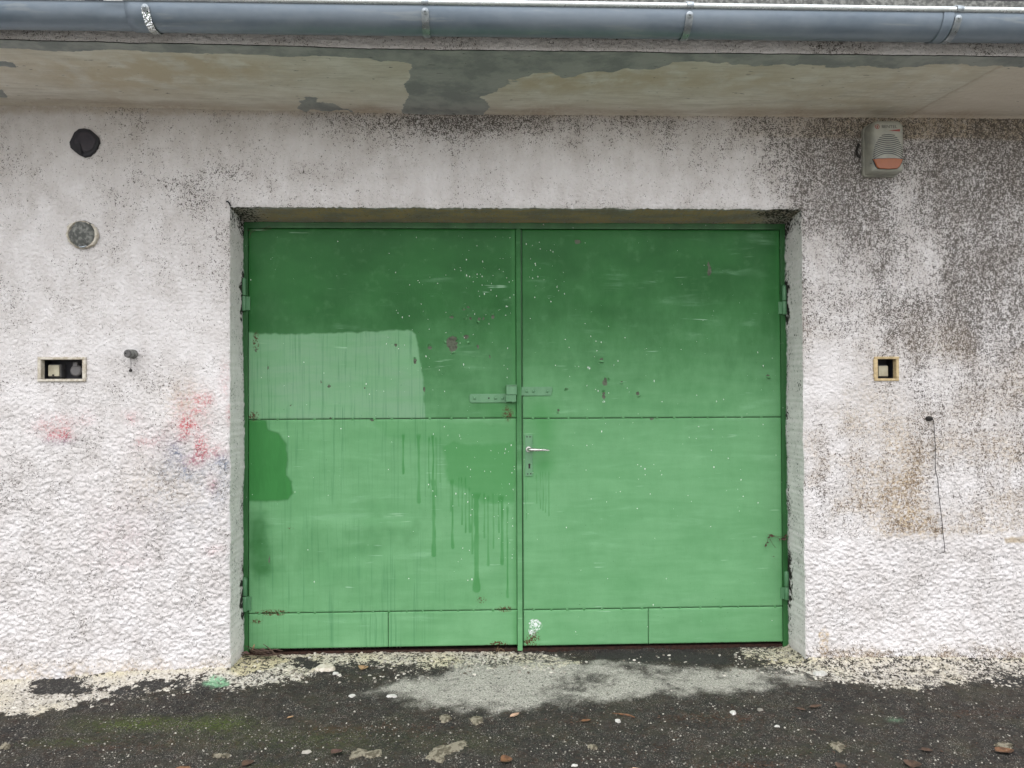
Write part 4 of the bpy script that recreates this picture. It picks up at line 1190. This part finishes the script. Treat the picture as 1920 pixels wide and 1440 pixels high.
# ------------------------------------------------------------------ ground
def zbase(x):
    return np.interp(x, [-5, -2.18, -1.67, -1.25, -1.10, 1.42, 1.56, 1.96, 2.53, 5], [-.05, -.042, -.022, -.004, 0.0, 0.0, -.006, -.010, -.026, -.03])
def ground_smooth(x, y):
    k = np.exp(np.minimum(y, 0)/0.28)
    inside = sstep(-1.20, -1.13, x)*sstep(1.52, 1.45, x)
    z = zbase(x)*k-0.028*(1-k)-0.004*np.clip(-y-1, 0, 3)
    fillet = 0.030*np.exp(np.minimum(y, 0)/0.055)*(1-inside)
    return z+fillet+0.006*fbm(x, y, 0.6, 301, 3)
def ground_masks(x, y):
    def m(px, **k): return pmask(x, y, [Gd(*p) for p in px], **k)
    n1 = fbm(x, y, 0.22, 311, 4); n2 = fbm(x, y, 0.05, 317, 3)
    A = {}
    con = m([(690, 1297), (730, 1284), (790, 1272), (850, 1256), (930, 1246), (1010, 1240), (1100, 1247), (1250, 1256), (1360, 1262), (1440, 1266), (1530, 1262), (1500, 1280), (1400, 1292), (1300, 1297),
             (1240, 1300), (1120, 1309), (1050, 1319), (960, 1324), (870, 1325), (820, 1313), (770, 1306)], w=0.15, wob=0.07, ws=0.14, seed=3)
    con = con*(.85+.35*n1+.2*n2)*(1-0.35*m([(1080, 1262), (1150, 1268), (1160, 1290), (1090, 1300), (1060, 1290), (1000, 1300), (1040, 1275)], w=0.05, wob=0.04, ws=.06))
    A['concrete'] = np.maximum(con, sstep(-1.9, -2.9, y))  # pale ground out of view, added to bounce light onto eave and jambs
    cr = 0.62*m([(430, 1205), (700, 1220), (980, 1226), (960, 1246), (800, 1252), (640, 1258), (590, 1272), (500, 1286), (420, 1300), (400, 1255)], w=0.06, wob=0.04, ws=.1, seed=4)
    cr = np.maximum(cr, 0.50*m([(700, 1222), (1020, 1226), (1090, 1246), (1060, 1262), (900, 1258), (760, 1262)], w=0.08, wob=0.05, ws=.08, seed=5))
    cr = np.maximum(cr, 0.58*m([(1380, 1222), (1480, 1215), (1510, 1232), (1700, 1236), (1980, 1236), (1980, 1262), (1800, 1282), (1730, 1290), (1640, 1288), (1560, 1276), (1500, 1270), (1440, 1252)], w=0.07, wob=0.05, ws=.1, seed=6))
    cr = np.maximum(cr, 0.74*m([(-200, 1262), (0, 1268), (440, 1250), (452, 1272), (400, 1290), (330, 1296), (240, 1300), (150, 1318), (60, 1338), (-60, 1322), (-200, 1320)], w=0.05, wob=0.05, ws=.1, seed=7))
    hole = m([(50, 1270), (110, 1266), (170, 1282), (200, 1292), (130, 1300), (70, 1296)], w=0.04, wob=0.04, ws=.06, seed=8)
    hole = hole*.75
    hole = np.maximum(hole, 0.75*m([(205, 1294), (290, 1278), (380, 1276), (420, 1284), (360, 1292), (280, 1298), (230, 1306)], w=0.04, wob=0.04, ws=.06, seed=9))
    hole = np.maximum(hole, 0.8*m([(545, 1238), (590, 1240), (610, 1258), (560, 1262)], w=0.03, wob=0.03, ws=.05, seed=10))
    hole = np.maximum(hole, 0.6*m([(640, 1248), (700, 1244), (760, 1258), (690, 1270), (620, 1266)], w=0.04, wob=0.03, ws=.05, seed=12))
    hole = np.maximum(hole, 0.8*m([(1100, 1226), (1300, 1222), (1380, 1232), (1370, 1250), (1200, 1246), (1110, 1240)], w=0.05, wob=0.04, ws=.08, seed=11))
    hole = np.maximum(hole, 0.7*m([(1870, 1262), (1960, 1262), (1960, 1288), (1860, 1280)], w=0.04, wob=.04, ws=.06))
    cr = cr+0.06*sstep(0.05, .3, cr)*n1
    A['cream'] = np.clip(cr*(1-.8*hole), 0, 1)
    A['tar'] = np.clip(hole, 0, 1)
    A['yellow'] = np.clip(0.8*m([(430, 1235), (500, 1226), (540, 1245), (500, 1262), (445, 1274), (430, 1260)], w=.03, wob=.02, ws=.06)+0.5*gmask(x, y, Gd(1470, 1248), .15, .06)+.35*sstep(-.05, 0, y)+.4*n1, 0, 1)
    A['moss'] = np.clip(1.0*gmask(x, y, Gd(250, 1352), .20, .06)+0.85*gmask(x, y, Gd(405, 1352), .14, .06)+.45*gmask(x, y, Gd(130, 1385), .25, .04)+.35*gmask(x, y, Gd(560, 1380), .4, .1)+.25*gmask(x, y, Gd(500, 1430), .25, .06)+.25*gmask(x, y, Gd(1500, 1400), .2, .05)+.15*gmask(x, y, Gd(850, 1380), .3, .1)+.15*n1, 0, 1)
    A['brown'] = np.clip(.8*gmask(x, y, Gd(1340, 1340), .17, .035)+.7*gmask(x, y, Gd(1390, 1428), .12, .03)+.5*gmask(x, y, Gd(1090, 1348), .06, .02)+.45*gmask(x, y, Gd(1840, 1330), .2, .03)+.6*gmask(x, y, Gd(620, 1362), .1, .03)+.4*gmask(x, y, Gd(760, 1360), .2, .03)+.4*gmask(x, y, Gd(230, 1392), .3, .03)+.3*n2+.15, 0, 1)
    gn = m([(378, 1284), (398, 1277), (425, 1279), (430, 1286), (400, 1291)], w=.02, wob=.012, ws=.04)+.35*gmask(x, y, Gd(1678, 1343), .025, .02)
    A['green'] = np.clip(gn, 0, 1)
    A['dust'] = np.clip(.35+.5*n1+.5*gmask(x, y, Gd(1850, 1300), .4, .08)+.4*gmask(x, y, Gd(400, 1385), .25, .05), 0, 1)
    return A
def ground_full(x, y, A=None):
    A = A or ground_masks(x, y)
    z = ground_smooth(x, y)
    ch = np.abs(perlin(x/0.035, y/0.035, 331))*0.9+np.abs(perlin(x/0.017, y/0.017, 337))*0.5
    z = z+A['cream']*ch*0.016+(1-A['cream'])*(1-.6*A['concrete'])*(0.0045*perlin(x/0.014, y/0.014, 341)+.004*perlin(x/.05, y/.05, 343))+A['concrete']*0.004-A['tar']*0.004
    return z
XG = axis_coords(-90, 90, -2.5, 2.75, 0.0062, grow=1.28)
YGr = axis_coords(-90, 60, -1.02, 0.235, 0.0058, grow=1.28)
gx, gy = np.meshgrid(XG, YGr); gx = gx.ravel(); gy = gy.ravel()
GA = ground_masks(gx, gy)
far = np.maximum(np.maximum(np.abs(gx)-4, 0), np.maximum(-gy-3, np.maximum(gy-3, 0)))
gzv = ground_full(gx, gy, GA)*np.exp(-far)-0.03*(1-np.exp(-far))
def ground_material():
    q = NM('old_asphalt')
    con, cream, tar, yel, moss, brown, green, dust = [q.attr(a) for a in ('concrete', 'cream', 'tar', 'yellow', 'moss', 'brown', 'green', 'dust')]
    cell = q.new('ShaderNodeSeparateColor')
    q.nt.links.new(q.voro(190, out='Color', dim='2D'), cell.inputs[0])
    c = q.mix(q.ramp(cell.outputs[0], 0.25, 1.0), (0.013, 0.0125, 0.012), (0.062, 0.058, 0.050))
    c = q.mix(q.ramp(q.noise(240, 3, 0.7), 0.38, 0.62), c, (0.020, 0.0195, 0.019))
    c = q.mix(q.ramp(q.noise(5, 4, 0.65), 0.46, 0.70, 0.0, 0.55), c, (0.050, 0.043, 0.033))
    c = q.mix(q.ramp(q.noise(38, 3, 0.7), 0.50, 0.66, 0.0, 0.75), c, (0.014, 0.0135, 0.013))
    c = q.mix(q.op('MULTIPLY', dust, q.ramp(q.noise(30, 4), 0.35, 0.65, 0.1, 0.6)), c, (0.058, 0.051, 0.040))
    c = q.mix(q.op('MULTIPLY', brown, q.ramp(q.noise(70, 4, 0.65), 0.40, 0.62)), c, (0.062, 0.030, 0.018))
    c = q.mix(q.op('MULTIPLY', moss, q.ramp(q.noise(90, 4, 0.6), 0.36, 0.56)), c, q.mix(q.noise(200, 2), (0.03, 0.05, 0.006), (0.07, 0.09, 0.016)))
    # pale grit set in the binder
    v = q.voro(120, dim='2D'); g = q.ramp(v, 0.14, 0.24, 1, 0)
    c = q.mix(q.op('MULTIPLY', g, q.ramp(q.noise(22, 3), 0.42, 0.62, 0.02, 0.55)), c, q.mix(q.noise(70, 1), (0.16, 0.15, 0.13), (0.42, 0.40, 0.36)))
    # concrete patch, also the pale unseen ground added for bounce
    ce = q.ramp(q.op('ADD', con, q.op('MULTIPLY', q.op('SUBTRACT', q.op('ADD', q.op('MULTIPLY', q.noise(130, 3, 0.7), .5), q.op('MULTIPLY', q.noise(26, 4, 0.7), .5)), 0.5), 1.6)), 0.12, 0.86)
    cc = q.mix(q.ramp(q.noise(170, 3, 0.7), 0.35, 0.62), (0.20, 0.195, 0.175), (0.47, 0.455, 0.41))
    cc = q.mix(q.ramp(q.noise(75, 4, 0.6), 0.60, 0.66), cc, (0.04, 0.04, 0.04))
    c = q.mix(ce, c, cc)
    # lime and crumbled plaster
    e = q.ramp(q.op('ADD', cream, q.op('MULTIPLY', q.op('SUBTRACT', q.op('ADD', q.op('MULTIPLY', q.noise(105, 3, 0.7), .55), q.op('MULTIPLY', q.noise(34, 3, 0.65), .45)), 0.5), 3.6)), 0.44, 0.62)
    cm = q.mix(q.ramp(q.noise(90, 4), 0.35, 0.65), (0.44, 0.405, 0.345), (0.64, 0.61, 0.56))
    cm = q.mix(q.op('MULTIPLY', yel, 0.75), cm, (0.58, 0.51, 0.31))
    c = q.mix(e, c, cm)
    t = q.ramp(q.op('ADD', tar, q.op('MULTIPLY', q.op('SUBTRACT', q.noise(60, 4, .7), 0.5), 1.2)), 0.5, 0.7)
    c = q.mix(q.op('MULTIPLY', t, 0.85), c, (0.032, 0.031, 0.03))
    c = q.mix(q.op('MULTIPLY', green, q.ramp(q.noise(80, 3), 0.35, 0.55, 0.3, 1)), c, (0.22, 0.42, 0.26))
    h = q.noise(140, 2, 0.7)
    return q.done(c, q.ramp(q.noise(40, 3), 0.3, 0.7, 0.72, 0.95), q.bump(h, 1.0, 0.008), spec=0.3)
M_GROUND = ground_material()
go = mesh_obj('ground', np.stack([gx, gy, gzv], -1), grid_faces(len(XG), len(YGr)), M_GROUND, smooth=True, attrs=GA)
tag(go, 'old dark asphalt with a pale concrete patch before the garage door', None, None, 'structure')

# ------------------------------------------------------------------ loose things on the ground
def gz1(x, y):
    return float(ground_full(np.array([x]), np.array([y]))[0])
def chip_shape(s, x, y, r, rng, flat=0.55):
    z = None
    n = 6; a0 = rng.uniform(0, 6)
    el = rng.uniform(.55, 1.0); ca, sa = math.cos(a0), math.sin(a0)
    ring = []
    for k in range(n):
        a = 2*math.pi*k/n; q = r*rng.uniform(.75, 1.15)
        u, v = q*math.cos(a), q*el*math.sin(a)
        ring.append((u*ca-v*sa, u*sa+v*ca))
    return ring
rng = random.Random(21)
CH = []
pts = []
while len(pts) < 7500:
    px, py = rng.uniform(-60, 1980), rng.uniform(1268, 1470)
    if py < 1300 and rng.random() < .55: continue
    x, y = Gd(px, py)
    pts.append((x, y, 0.0010+0.0042*rng.random()**3.6))
P = np.array(pts); Z = ground_full(P[:, 0], P[:, 1])
V = []; F = []
for (x, y, r), z in zip(pts, Z):
    k = len(V); ring = chip_shape(None, x, y, r, rng)
    for (u, v) in ring: V.append((x+u, y+v, z-r*.3))
    for (u, v) in ring: V.append((x+u*.75, y+v*.75, z+r*.45))
    V.append((x, y, z+r*.62))
    for i in range(6):
        j = (i+1) % 6
        F += [[k+i, k+j, k+6+j, k+6+i], [k+6+i, k+6+j, k+12]]
def chip_mat():
    q = NM('pale_chippings')
    n = q.new('ShaderNodeNewGeometry').outputs['Random Per Island']
    c = q.mix(q.op('POWER', n, 1.7), (0.06, 0.054, 0.043), (0.46, 0.44, 0.39))
    return q.done(c, 0.8, q.bump(q.noise(300, 2), .3, .002), spec=.3)
M_CHIP = chip_mat()
tag(mesh_obj('grit', V, F, M_CHIP), 'pale grit and crushed stone strewn over the dark asphalt', 'grit', None, 'stuff')

# crumbs of plaster below the wall
V = []; F = []; pts = []
while len(pts) < 2300:
    px = rng.uniform(-60, 1980)
    lo_, hi_ = np.interp(px, [-60, 430, 470, 1000, 1480, 1520, 1980], [1272, 1262, 1228, 1230, 1225, 1246, 1246]), np.interp(px, [-60, 130, 430, 560, 1000, 1100, 1480, 1700, 1980], [1335, 1325, 1296, 1285, 1268, 1262, 1272, 1292, 1285])
    py = rng.uniform(lo_, hi_)
    if 1060 < px < 1380 and rng.random() < .75: continue
    x, y = Gd(px, py)
    if float(fbm(np.array([x]), np.array([y]), .16, 401, 3)[0])+rng.uniform(-.35, .35) < 0: continue
    pts.append((x, y, 0.0018+0.009*rng.random()**3.4))
P = np.array(pts); Z = ground_full(P[:, 0], P[:, 1])
for (x, y, r), z in zip(pts, Z):
    k = len(V); ring = chip_shape(None, x, y, r, rng)
    for (u, v) in ring: V.append((x+u, y+v, z-r*.3))
    for (u, v) in ring: V.append((x+u*.8, y+v*.8, z+r*.35))
    V.append((x, y, z+r*.5))
    for i in range(6):
        j = (i+1) % 6
        F += [[k+i, k+j, k+6+j, k+6+i], [k+6+i, k+6+j, k+12]]
def crumb_mat():
    q = NM('plaster_crumbs')
    n = q.new('ShaderNodeNewGeometry').outputs['Random Per Island']
    c = q.mix(q.op('POWER', n, 1.4), (0.10, 0.088, 0.07), (0.62, 0.59, 0.53))
    return q.done(c, 0.9, q.bump(q.noise(200, 2), .4, .003), spec=.2)
tag(mesh_obj('plaster_crumbs', V, F, crumb_mat()), 'crumbs of cream plaster lying along the foot of the wall', 'plaster crumbs', None, 'stuff')

M_WSTONE = worn('white_stone', (0.56, 0.555, 0.53), (0.42, 0.41, 0.38), 0.8, 60)
M_TAN = worn('tan_mortar_lump', (0.27, 0.245, 0.185), (0.115, 0.10, 0.07), 0.95, 75, bump=1.0, thresh=(0.46, 0.58))
def stone(px, py, rx, ry, h, label, material, seed, name='stone', cat='stone', outline=None):
    x, y = Gd(px, py); z = gz1(x, y); r = random.Random(seed)
    n = 24 if outline else 18; V = []; F = []; m = 5
    if outline:
        oc = [(Gd(*p)[0]-x, Gd(*p)[1]-y) for p in outline]
        # resample
        out = []
        tot = len(oc)
        for k in range(n*2):
            t = k/(n*2)*tot; i = int(t); f = t-i; a, b = oc[i], oc[(i+1) % tot]
            out.append((a[0]*(1-f)+b[0]*f+r.uniform(-.005, .005), a[1]*(1-f)+b[1]*f+r.uniform(-.007, .007)))
        n = len(out)
    else:
        ph = r.uniform(0, 6)
        out = [(rx*(1+.12*math.sin(3*a+ph)+r.uniform(-.06, .06))*math.cos(a), ry*(1+.1*math.sin(2*a+ph)+r.uniform(-.06, .06))*math.sin(a)) for a in np.linspace(0, 2*math.pi, n, endpoint=False)]
    prof = [(1.0, -.4), (0.97, .35), (0.88, .8), (0.6, 1.0), (0.25, 1.0)]
    for (k, hh) in prof:
        for (u, v) in out:
            zz_ = h*hh*(1+.35*float(perlin(np.array([(u*k+x)*60]), np.array([(v*k+y)*60]), seed)[0]))
            V.append((x+u*k, y+v*k, z+zz_))
    for j in range(m-1):
        for i in range(n):
            F.append([j*n+i, j*n+(i+1) % n, (j+1)*n+(i+1) % n, (j+1)*n+i])
    F.append([(m-1)*n+i for i in range(n)])
    s = Shape().add(V, F)
    return tag(s.obj(name, material, loc=(x, y, z), smooth=True), label, cat)
stone(1537, 1267.5, .030, .017, .010, 'flat white stone on the ground just in front of the right jamb', M_WSTONE, 1)
stone(1374.5, 1332, .013, .016, .007, 'white stone chip on dark asphalt below the right door leaf', M_WSTONE, 2)
stone(1425, 1329.5, .012, .010, .006, 'cream stone chip beside the white one, on the asphalt right of the door handle', M_CHIP, 3)
stone(1158, 1348.5, .011, .012, .006, 'small white stone chip just below the twig on the asphalt', M_WSTONE, 4)
stone(1457, 1357, .010, .007, .005, 'small white chip on asphalt below the right edge of the door', M_WSTONE, 5)
stone(1078, 1429, .012, .007, .006, 'white chip at the bottom edge, right of the orange leaf', M_WSTONE, 6)
stone(629, 1268, .014, .010, .008, 'pale plaster lump on the ground beside the tan leaf', M_WSTONE, 7)
stone(610, 1260, .045, .040, .012, 'broad grey plaster lump left of the tan leaf before the door', M_MORT, 17)
stone(574, 1401.5, .018, .012, .007, 'pale round stone chip on the asphalt left of the purple-brown leaf', M_CHIP, 8)
stone(1405, 1211, .014, .012, .007, 'white stone lying on the sill under the right end of the door', M_WSTONE, 9)
stone(735, 1304, .022, .012, .006, 'thin white plaster flake at the left end of the concrete patch', M_WSTONE, 10)
stone(660, 1304, .014, .012, .006, 'pale plaster crumb on asphalt left of the concrete patch', M_WSTONE, 22)
for i, (px, py, ol, lb) in enumerate((
        (820, 1400, [(797, 1418), (808, 1402), (830, 1390), (852, 1395), (858, 1385), (874, 1382), (880, 1393), (868, 1400), (850, 1404), (836, 1412), (832, 1424), (815, 1420)], 'largest tan mortar patch on the asphalt, forked, at the bottom centre'),
        (685, 1408, [(655, 1417), (657, 1404), (676, 1398), (694, 1406), (716, 1398), (716, 1412), (696, 1416), (680, 1413)], 'long tan mortar patch beside the purple-brown leaf'),
        (835, 1343, [(825, 1338), (838, 1335), (846, 1342), (840, 1348), (828, 1351)], 'smaller left one of the two tan mortar spots before the door'),
        (893, 1346, [(880, 1344), (892, 1339), (904, 1341), (905, 1349), (893, 1354), (884, 1350)], 'right one of the two tan mortar spots before the door'),
        (1569, 1392, [(1553, 1388), (1562, 1383), (1578, 1385), (1586, 1393), (1575, 1401), (1562, 1396)], 'tan mortar lump on the asphalt below the right jamb'),
        (1884, 1392, [(1864, 1390), (1880, 1386), (1900, 1391), (1896, 1397), (1880, 1397)], 'flat tan mortar lump at the right edge of the asphalt'),
        (14, 1391, [(2, 1393), (8, 1388), (20, 1392), (16, 1397), (4, 1397)], 'tan mortar lump at the left edge of the asphalt'),
        (416, 1408, [(398, 1406), (415, 1407), (432, 1407), (428, 1410), (414, 1412), (402, 1410)], 'thin flat mortar flake on the mossy asphalt at lower left'),
        (1110, 1393, [(1102, 1391), (1112, 1392), (1121, 1398), (1114, 1400), (1104, 1396)], 'small tan mortar lump on asphalt below the twig'))):
    stone(px, py, 0, 0, .006, lb, M_TAN, 40+i, 'mortar_patch', 'mortar', ol)

def leaf_mat(name, a, b): return worn(name, a, b, 0.7, 60, bump=.4)
LM = {'tan': leaf_mat('tan_leaf', (0.34, 0.22, 0.12), (0.24, 0.15, 0.08)), 'orange': leaf_mat('orange_leaf', (0.165, 0.08, 0.038), (0.085, 0.042, 0.022)),
      'purple': leaf_mat('purple_leaf', (0.11, 0.06, 0.05), (0.07, 0.04, 0.035)), 'brown': leaf_mat('brown_leaf', (0.085, 0.05, 0.033), (0.045, 0.028, 0.02)),
      'pink': leaf_mat('pale_leaf', (0.46, 0.31, 0.22), (0.33, 0.22, 0.15))}
def leaf(px, py, L, Wd, ang, col, label, seed, lift=.004):
    x, y = Gd(px, py); z = gz1(x, y); r = random.Random(seed); ca, sa = math.cos(ang), math.sin(ang)
    V = []; F = []; n = 8; bend = r.uniform(.2, .5); tilt = r.uniform(-.15, .15)
    for i in range(n+1):
        t = i/n; w = Wd*(math.sin(math.pi*t**.8)**.75 if 0 < t < 1 else 0.03)
        for j, sgn in enumerate((-1, -.5, 0, .5, 1)):
            u = (t-.5)*L; v = sgn*w/2*(1+r.uniform(-.06, .06))
            h = lift+bend*L*.35*(t-.5)**2*2+abs(sgn)*w*.18+r.uniform(0, .0008)+tilt*u
            V.append((x+u*ca-v*sa, y+u*sa+v*ca, z+h))
    for i in range(n):
        for j in range(4):
            F.append([i*5+j, i*5+j+1, (i+1)*5+j+1, (i+1)*5+j])
    t = thing('fallen_leaf', (x, y, z), label, 'leaf', 'fallen leaves on the asphalt')
    mesh_obj('blade', V, F, LM[col], t, smooth=True)
    m = [V[i*5+2] for i in range(n+1)]; m = [(a, b, c+.0005) for a, b, c in m]
    m = [(m[0][0]-.012*ca, m[0][1]-.012*sa, m[0][2]-.001)]+m
    Shape().tube(m, .0007, 5).obj('stalk', LM['brown'], t)
leaf(682, 1258, .040, .052, 1.1, 'tan', 'tan oval leaf on the crumbled threshold before the left door leaf', 1)
leaf(965, 1338, .045, .026, .55, 'pink', 'pale curled leaf on the asphalt in front of the concrete patch', 2)
leaf(950, 1423, .044, .052, .3, 'orange', 'orange-brown leaf at the bottom edge of the picture', 3)
leaf(632, 1409, .050, .040, .95, 'purple', 'purple-brown leaf standing beside the long tan mortar patch', 4, .010)
leaf(1099, 1351, .042, .020, .1, 'orange', 'small narrow orange leaf on asphalt, below and left of the twig', 5)
leaf(1530, 1324, .055, .026, .1, 'brown', 'curled brown leaf on asphalt below the right jamb', 6)
leaf(1503, 1329, .040, .022, -.4, 'brown', 'dark brown leaf just left of the curled one below the right jamb', 7)
leaf(1711, 1427, .045, .055, 1.0, 'brown', 'reddish brown leaf near the bottom right corner', 8)
leaf(1578, 1434, .040, .045, .5, 'brown', 'dark brown leaf at the bottom edge below the right jamb', 9)
leaf(1884, 1403, .075, .045, .1, 'orange', 'rusty brown leaf under the mortar lump at the right edge', 10, .002)
leaf(1738, 1402, .040, .030, -.3, 'brown', 'small brown leaf above the reddish one near the bottom right', 11)
leaf(343, 1436, .060, .028, .0, 'orange', 'rust-coloured leaf at the bottom edge, lower left', 12)
leaf(465, 1424, .045, .040, .8, 'brown', 'faded brown leaf at lower left, right of the mortar flake', 13)
leaf(545, 1343, .030, .016, .6, 'tan', 'tiny tan leaf on asphalt below the left end of the door', 14)
leaf(1196, 1434, .045, .014, .05, 'pink', 'thin pale leaf at the bottom edge, right of centre', 15)
# brown litter, too small and too many to count
V = []; F = []; pts = []
for (px, py, sx, sy, n) in ((1340, 1342, 60, 8, 90), (1390, 1428, 45, 9, 90), (1090, 1348, 25, 6, 25), (1840, 1330, 60, 8, 40), (620, 1362, 40, 8, 40), (770, 1362, 70, 10, 60), (230, 1380, 120, 14, 60), (1210, 1395, 60, 10, 40), (330, 1300, 60, 6, 40), (290, 1262, 60, 4, 40), (1580, 1400, 150, 20, 60)):
    for _ in range(n):
        pts.append(Gd(rng.gauss(px, sx), max(1240, rng.gauss(py, sy))))
P = np.array(pts); Z = ground_full(P[:, 0], P[:, 1])
for (x, y), z in zip(pts, Z):
    k = len(V); a = rng.uniform(0, 6); L = rng.uniform(.004, .018); w = L*rng.uniform(.15, .5); ca, sa = math.cos(a), math.sin(a)
    for (u, v, h) in ((-L/2, 0, .001), (0, -w/2, .003), (L/2, 0, .0015), (0, w/2, .004)):
        V.append((x+u*ca-v*sa, y+u*sa+v*ca, z+h))
    F += [[k, k+1, k+2], [k, k+2, k+3]]
tag(mesh_obj('leaf_litter', V, F, LM['brown']), 'fine brown leaf litter scattered over the asphalt', 'leaf litter', None, 'stuff')
def twig(pxs, r, label, z_up=.004, material=None):
    pts = []
    for p in pxs:
        x, y = Gd(*p); pts.append((x, y, gz1(x, y)+z_up))
    o = Shape().tube(pts, r, 6).obj('twig', material or LM['orange'], loc=pts[0], smooth=True)
    return tag(o, label, 'twig', 'twigs on the ground')
twig([(1148, 1335), (1165, 1336.5), (1178, 1337.5), (1190, 1340)], [.001, .0035, .004, .0025], 'short brown twig on the asphalt in front of the right door leaf')
twig([(1515, 1361), (1522, 1363), (1530, 1366)], [.001, .0018, .001], 'thin dark twig on the asphalt below the right jamb', material=LM['purple'])

# dry twigs and leaf bits in the left corner of the threshold
t = thing('debris_heap', (D(485, 1225)[0], YD-0.03, 0.0), 'heap of dry twigs and dead leaves at the left foot of the door', 'debris')
M_DRY = worn('dry_twigs', (0.085, 0.055, 0.04), (0.045, 0.03, 0.024), 0.9, 60)
r = random.Random(3)
for k in range(16):
    p = at(r.uniform(458, 530), r.uniform(1219, 1231), YD-0.02-r.uniform(0, .04)); a = r.gauss(-0.12, .3); L = r.uniform(.03, .11)
    d = np.array([math.cos(a), r.uniform(-.2, .2), math.sin(a)])
    q = p+np.array([0, 0, 0.004])
    Shape().tube([q-d*L/2, q+np.array([0, 0, r.uniform(-.003, .004)]), q+d*L/2], [.0012, .0028, .001], 6).obj('twig', M_DRY, t, smooth=True)
for k in range(7):
    p = at(r.uniform(460, 520), r.uniform(1221, 1229), YD-0.03); L = r.uniform(.015, .035); a = r.uniform(-.5, .5)
    ca, sa = math.cos(a), math.sin(a)
    V = [(p[0]-L*ca, p[1], p[2]-L*sa*.5), (p[0], p[1]-.012, p[2]+.004), (p[0]+L*ca, p[1], p[2]+L*sa*.5), (p[0], p[1]+.01, p[2]+.012)]
    mesh_obj('dead_leaf', V, [[0, 1, 2], [0, 2, 3]], LM['purple'], t)
p = at(474, 1219, YD-.02)
Shape().tube([p, p+np.array([.004, -.002, .016]), p+np.array([.008, 0, .028])], [.003, .004, .002], 6).obj('straw', LM['tan'], t)
# rootlets under the meeting edge
t = thing('dry_grass_tuft', (D(935, 1216)[0], YD-.01, 0.0), 'dry grass tuft under the door at the foot of the cover strip', 'grass tuft')
for k in range(12):
    p = at(r.uniform(920, 952), 1222, YD-.012); a = r.uniform(-.8, .8); L = r.uniform(.02, .05)
    Shape().tube([p, p+np.array([math.sin(a)*L*.5, -.008, L*.5]), p+np.array([math.sin(a)*L, -.010, L*(.7-.3*abs(a))])], [.0011, .0009, .0004], 5).obj('blade', LM['brown'] if k % 3 else LM['tan'], t)
# dead leaf hanging in cobweb by the right frame
t = thing('cobweb_leaf', tuple(at(1460, 1012, YD-.02)), 'dried leaf scraps caught in cobweb beside the right door hinge', 'dead leaf')
for (px, py, L, a, m) in ((1446, 1004, .017, -.2, 'brown'), (1441, 1007, .008, .6, 'brown'), (1461, 1012, .011, -1.2, 'brown'), (1469, 1010, .018, .1, 'brown'), (1472, 1004, .012, .9, 'brown'), (1435, 1022, .010, 1.1, 'purple'), (1439, 1017, .006, .3, 'brown'), (1453.5, 1026, .003, 0, 'purple'), (1450, 1043, .004, .2, 'purple')):
    p = at(px, py, YD-.014); ca, sa = math.cos(a), math.sin(a)
    V = [(p[0]-L*ca, p[1], p[2]-L*sa), (p[0]+L*.3*sa, p[1]-.012, p[2]-L*.4*ca), (p[0]+L*ca, p[1]-.003, p[2]+L*sa), (p[0]-L*.3*sa, p[1]-.004, p[2]+L*.45*ca)]
    mesh_obj('scrap', V, [[0, 1, 2], [0, 2, 3]], LM[m], t)
for (a, b) in (((1449, 1004), (1476, 1006)), ((1441, 1008), (1436, 1020)), ((1452, 1006), (1476, 1012)), ((1443, 1010), (1453, 1026))):
    p, q = at(*a, YD-.014), at(*b, YD-.014)
    Shape().tube([p, (p+q)/2+np.array([0, -.003, -.003]), q], .0009, 5).obj('thread', M_DRY, t)
# sooty cobweb threads in the upper left corner of the door
t = thing('cobweb', tuple(at(478, 430, YD-.02)), 'dusty cobweb threads in the upper left corner of the door', 'cobweb')
for ln in (((462, 432), (480, 431), (495, 429), (506, 424)), ((468, 446), (470, 436), (480, 431)), ((506, 424), (507, 431)), ((505, 430), (490, 433))):
    Shape().tube([at(*p, YD-.02) for p in ln], .0011, 5).obj('thread', M_DRY, t)
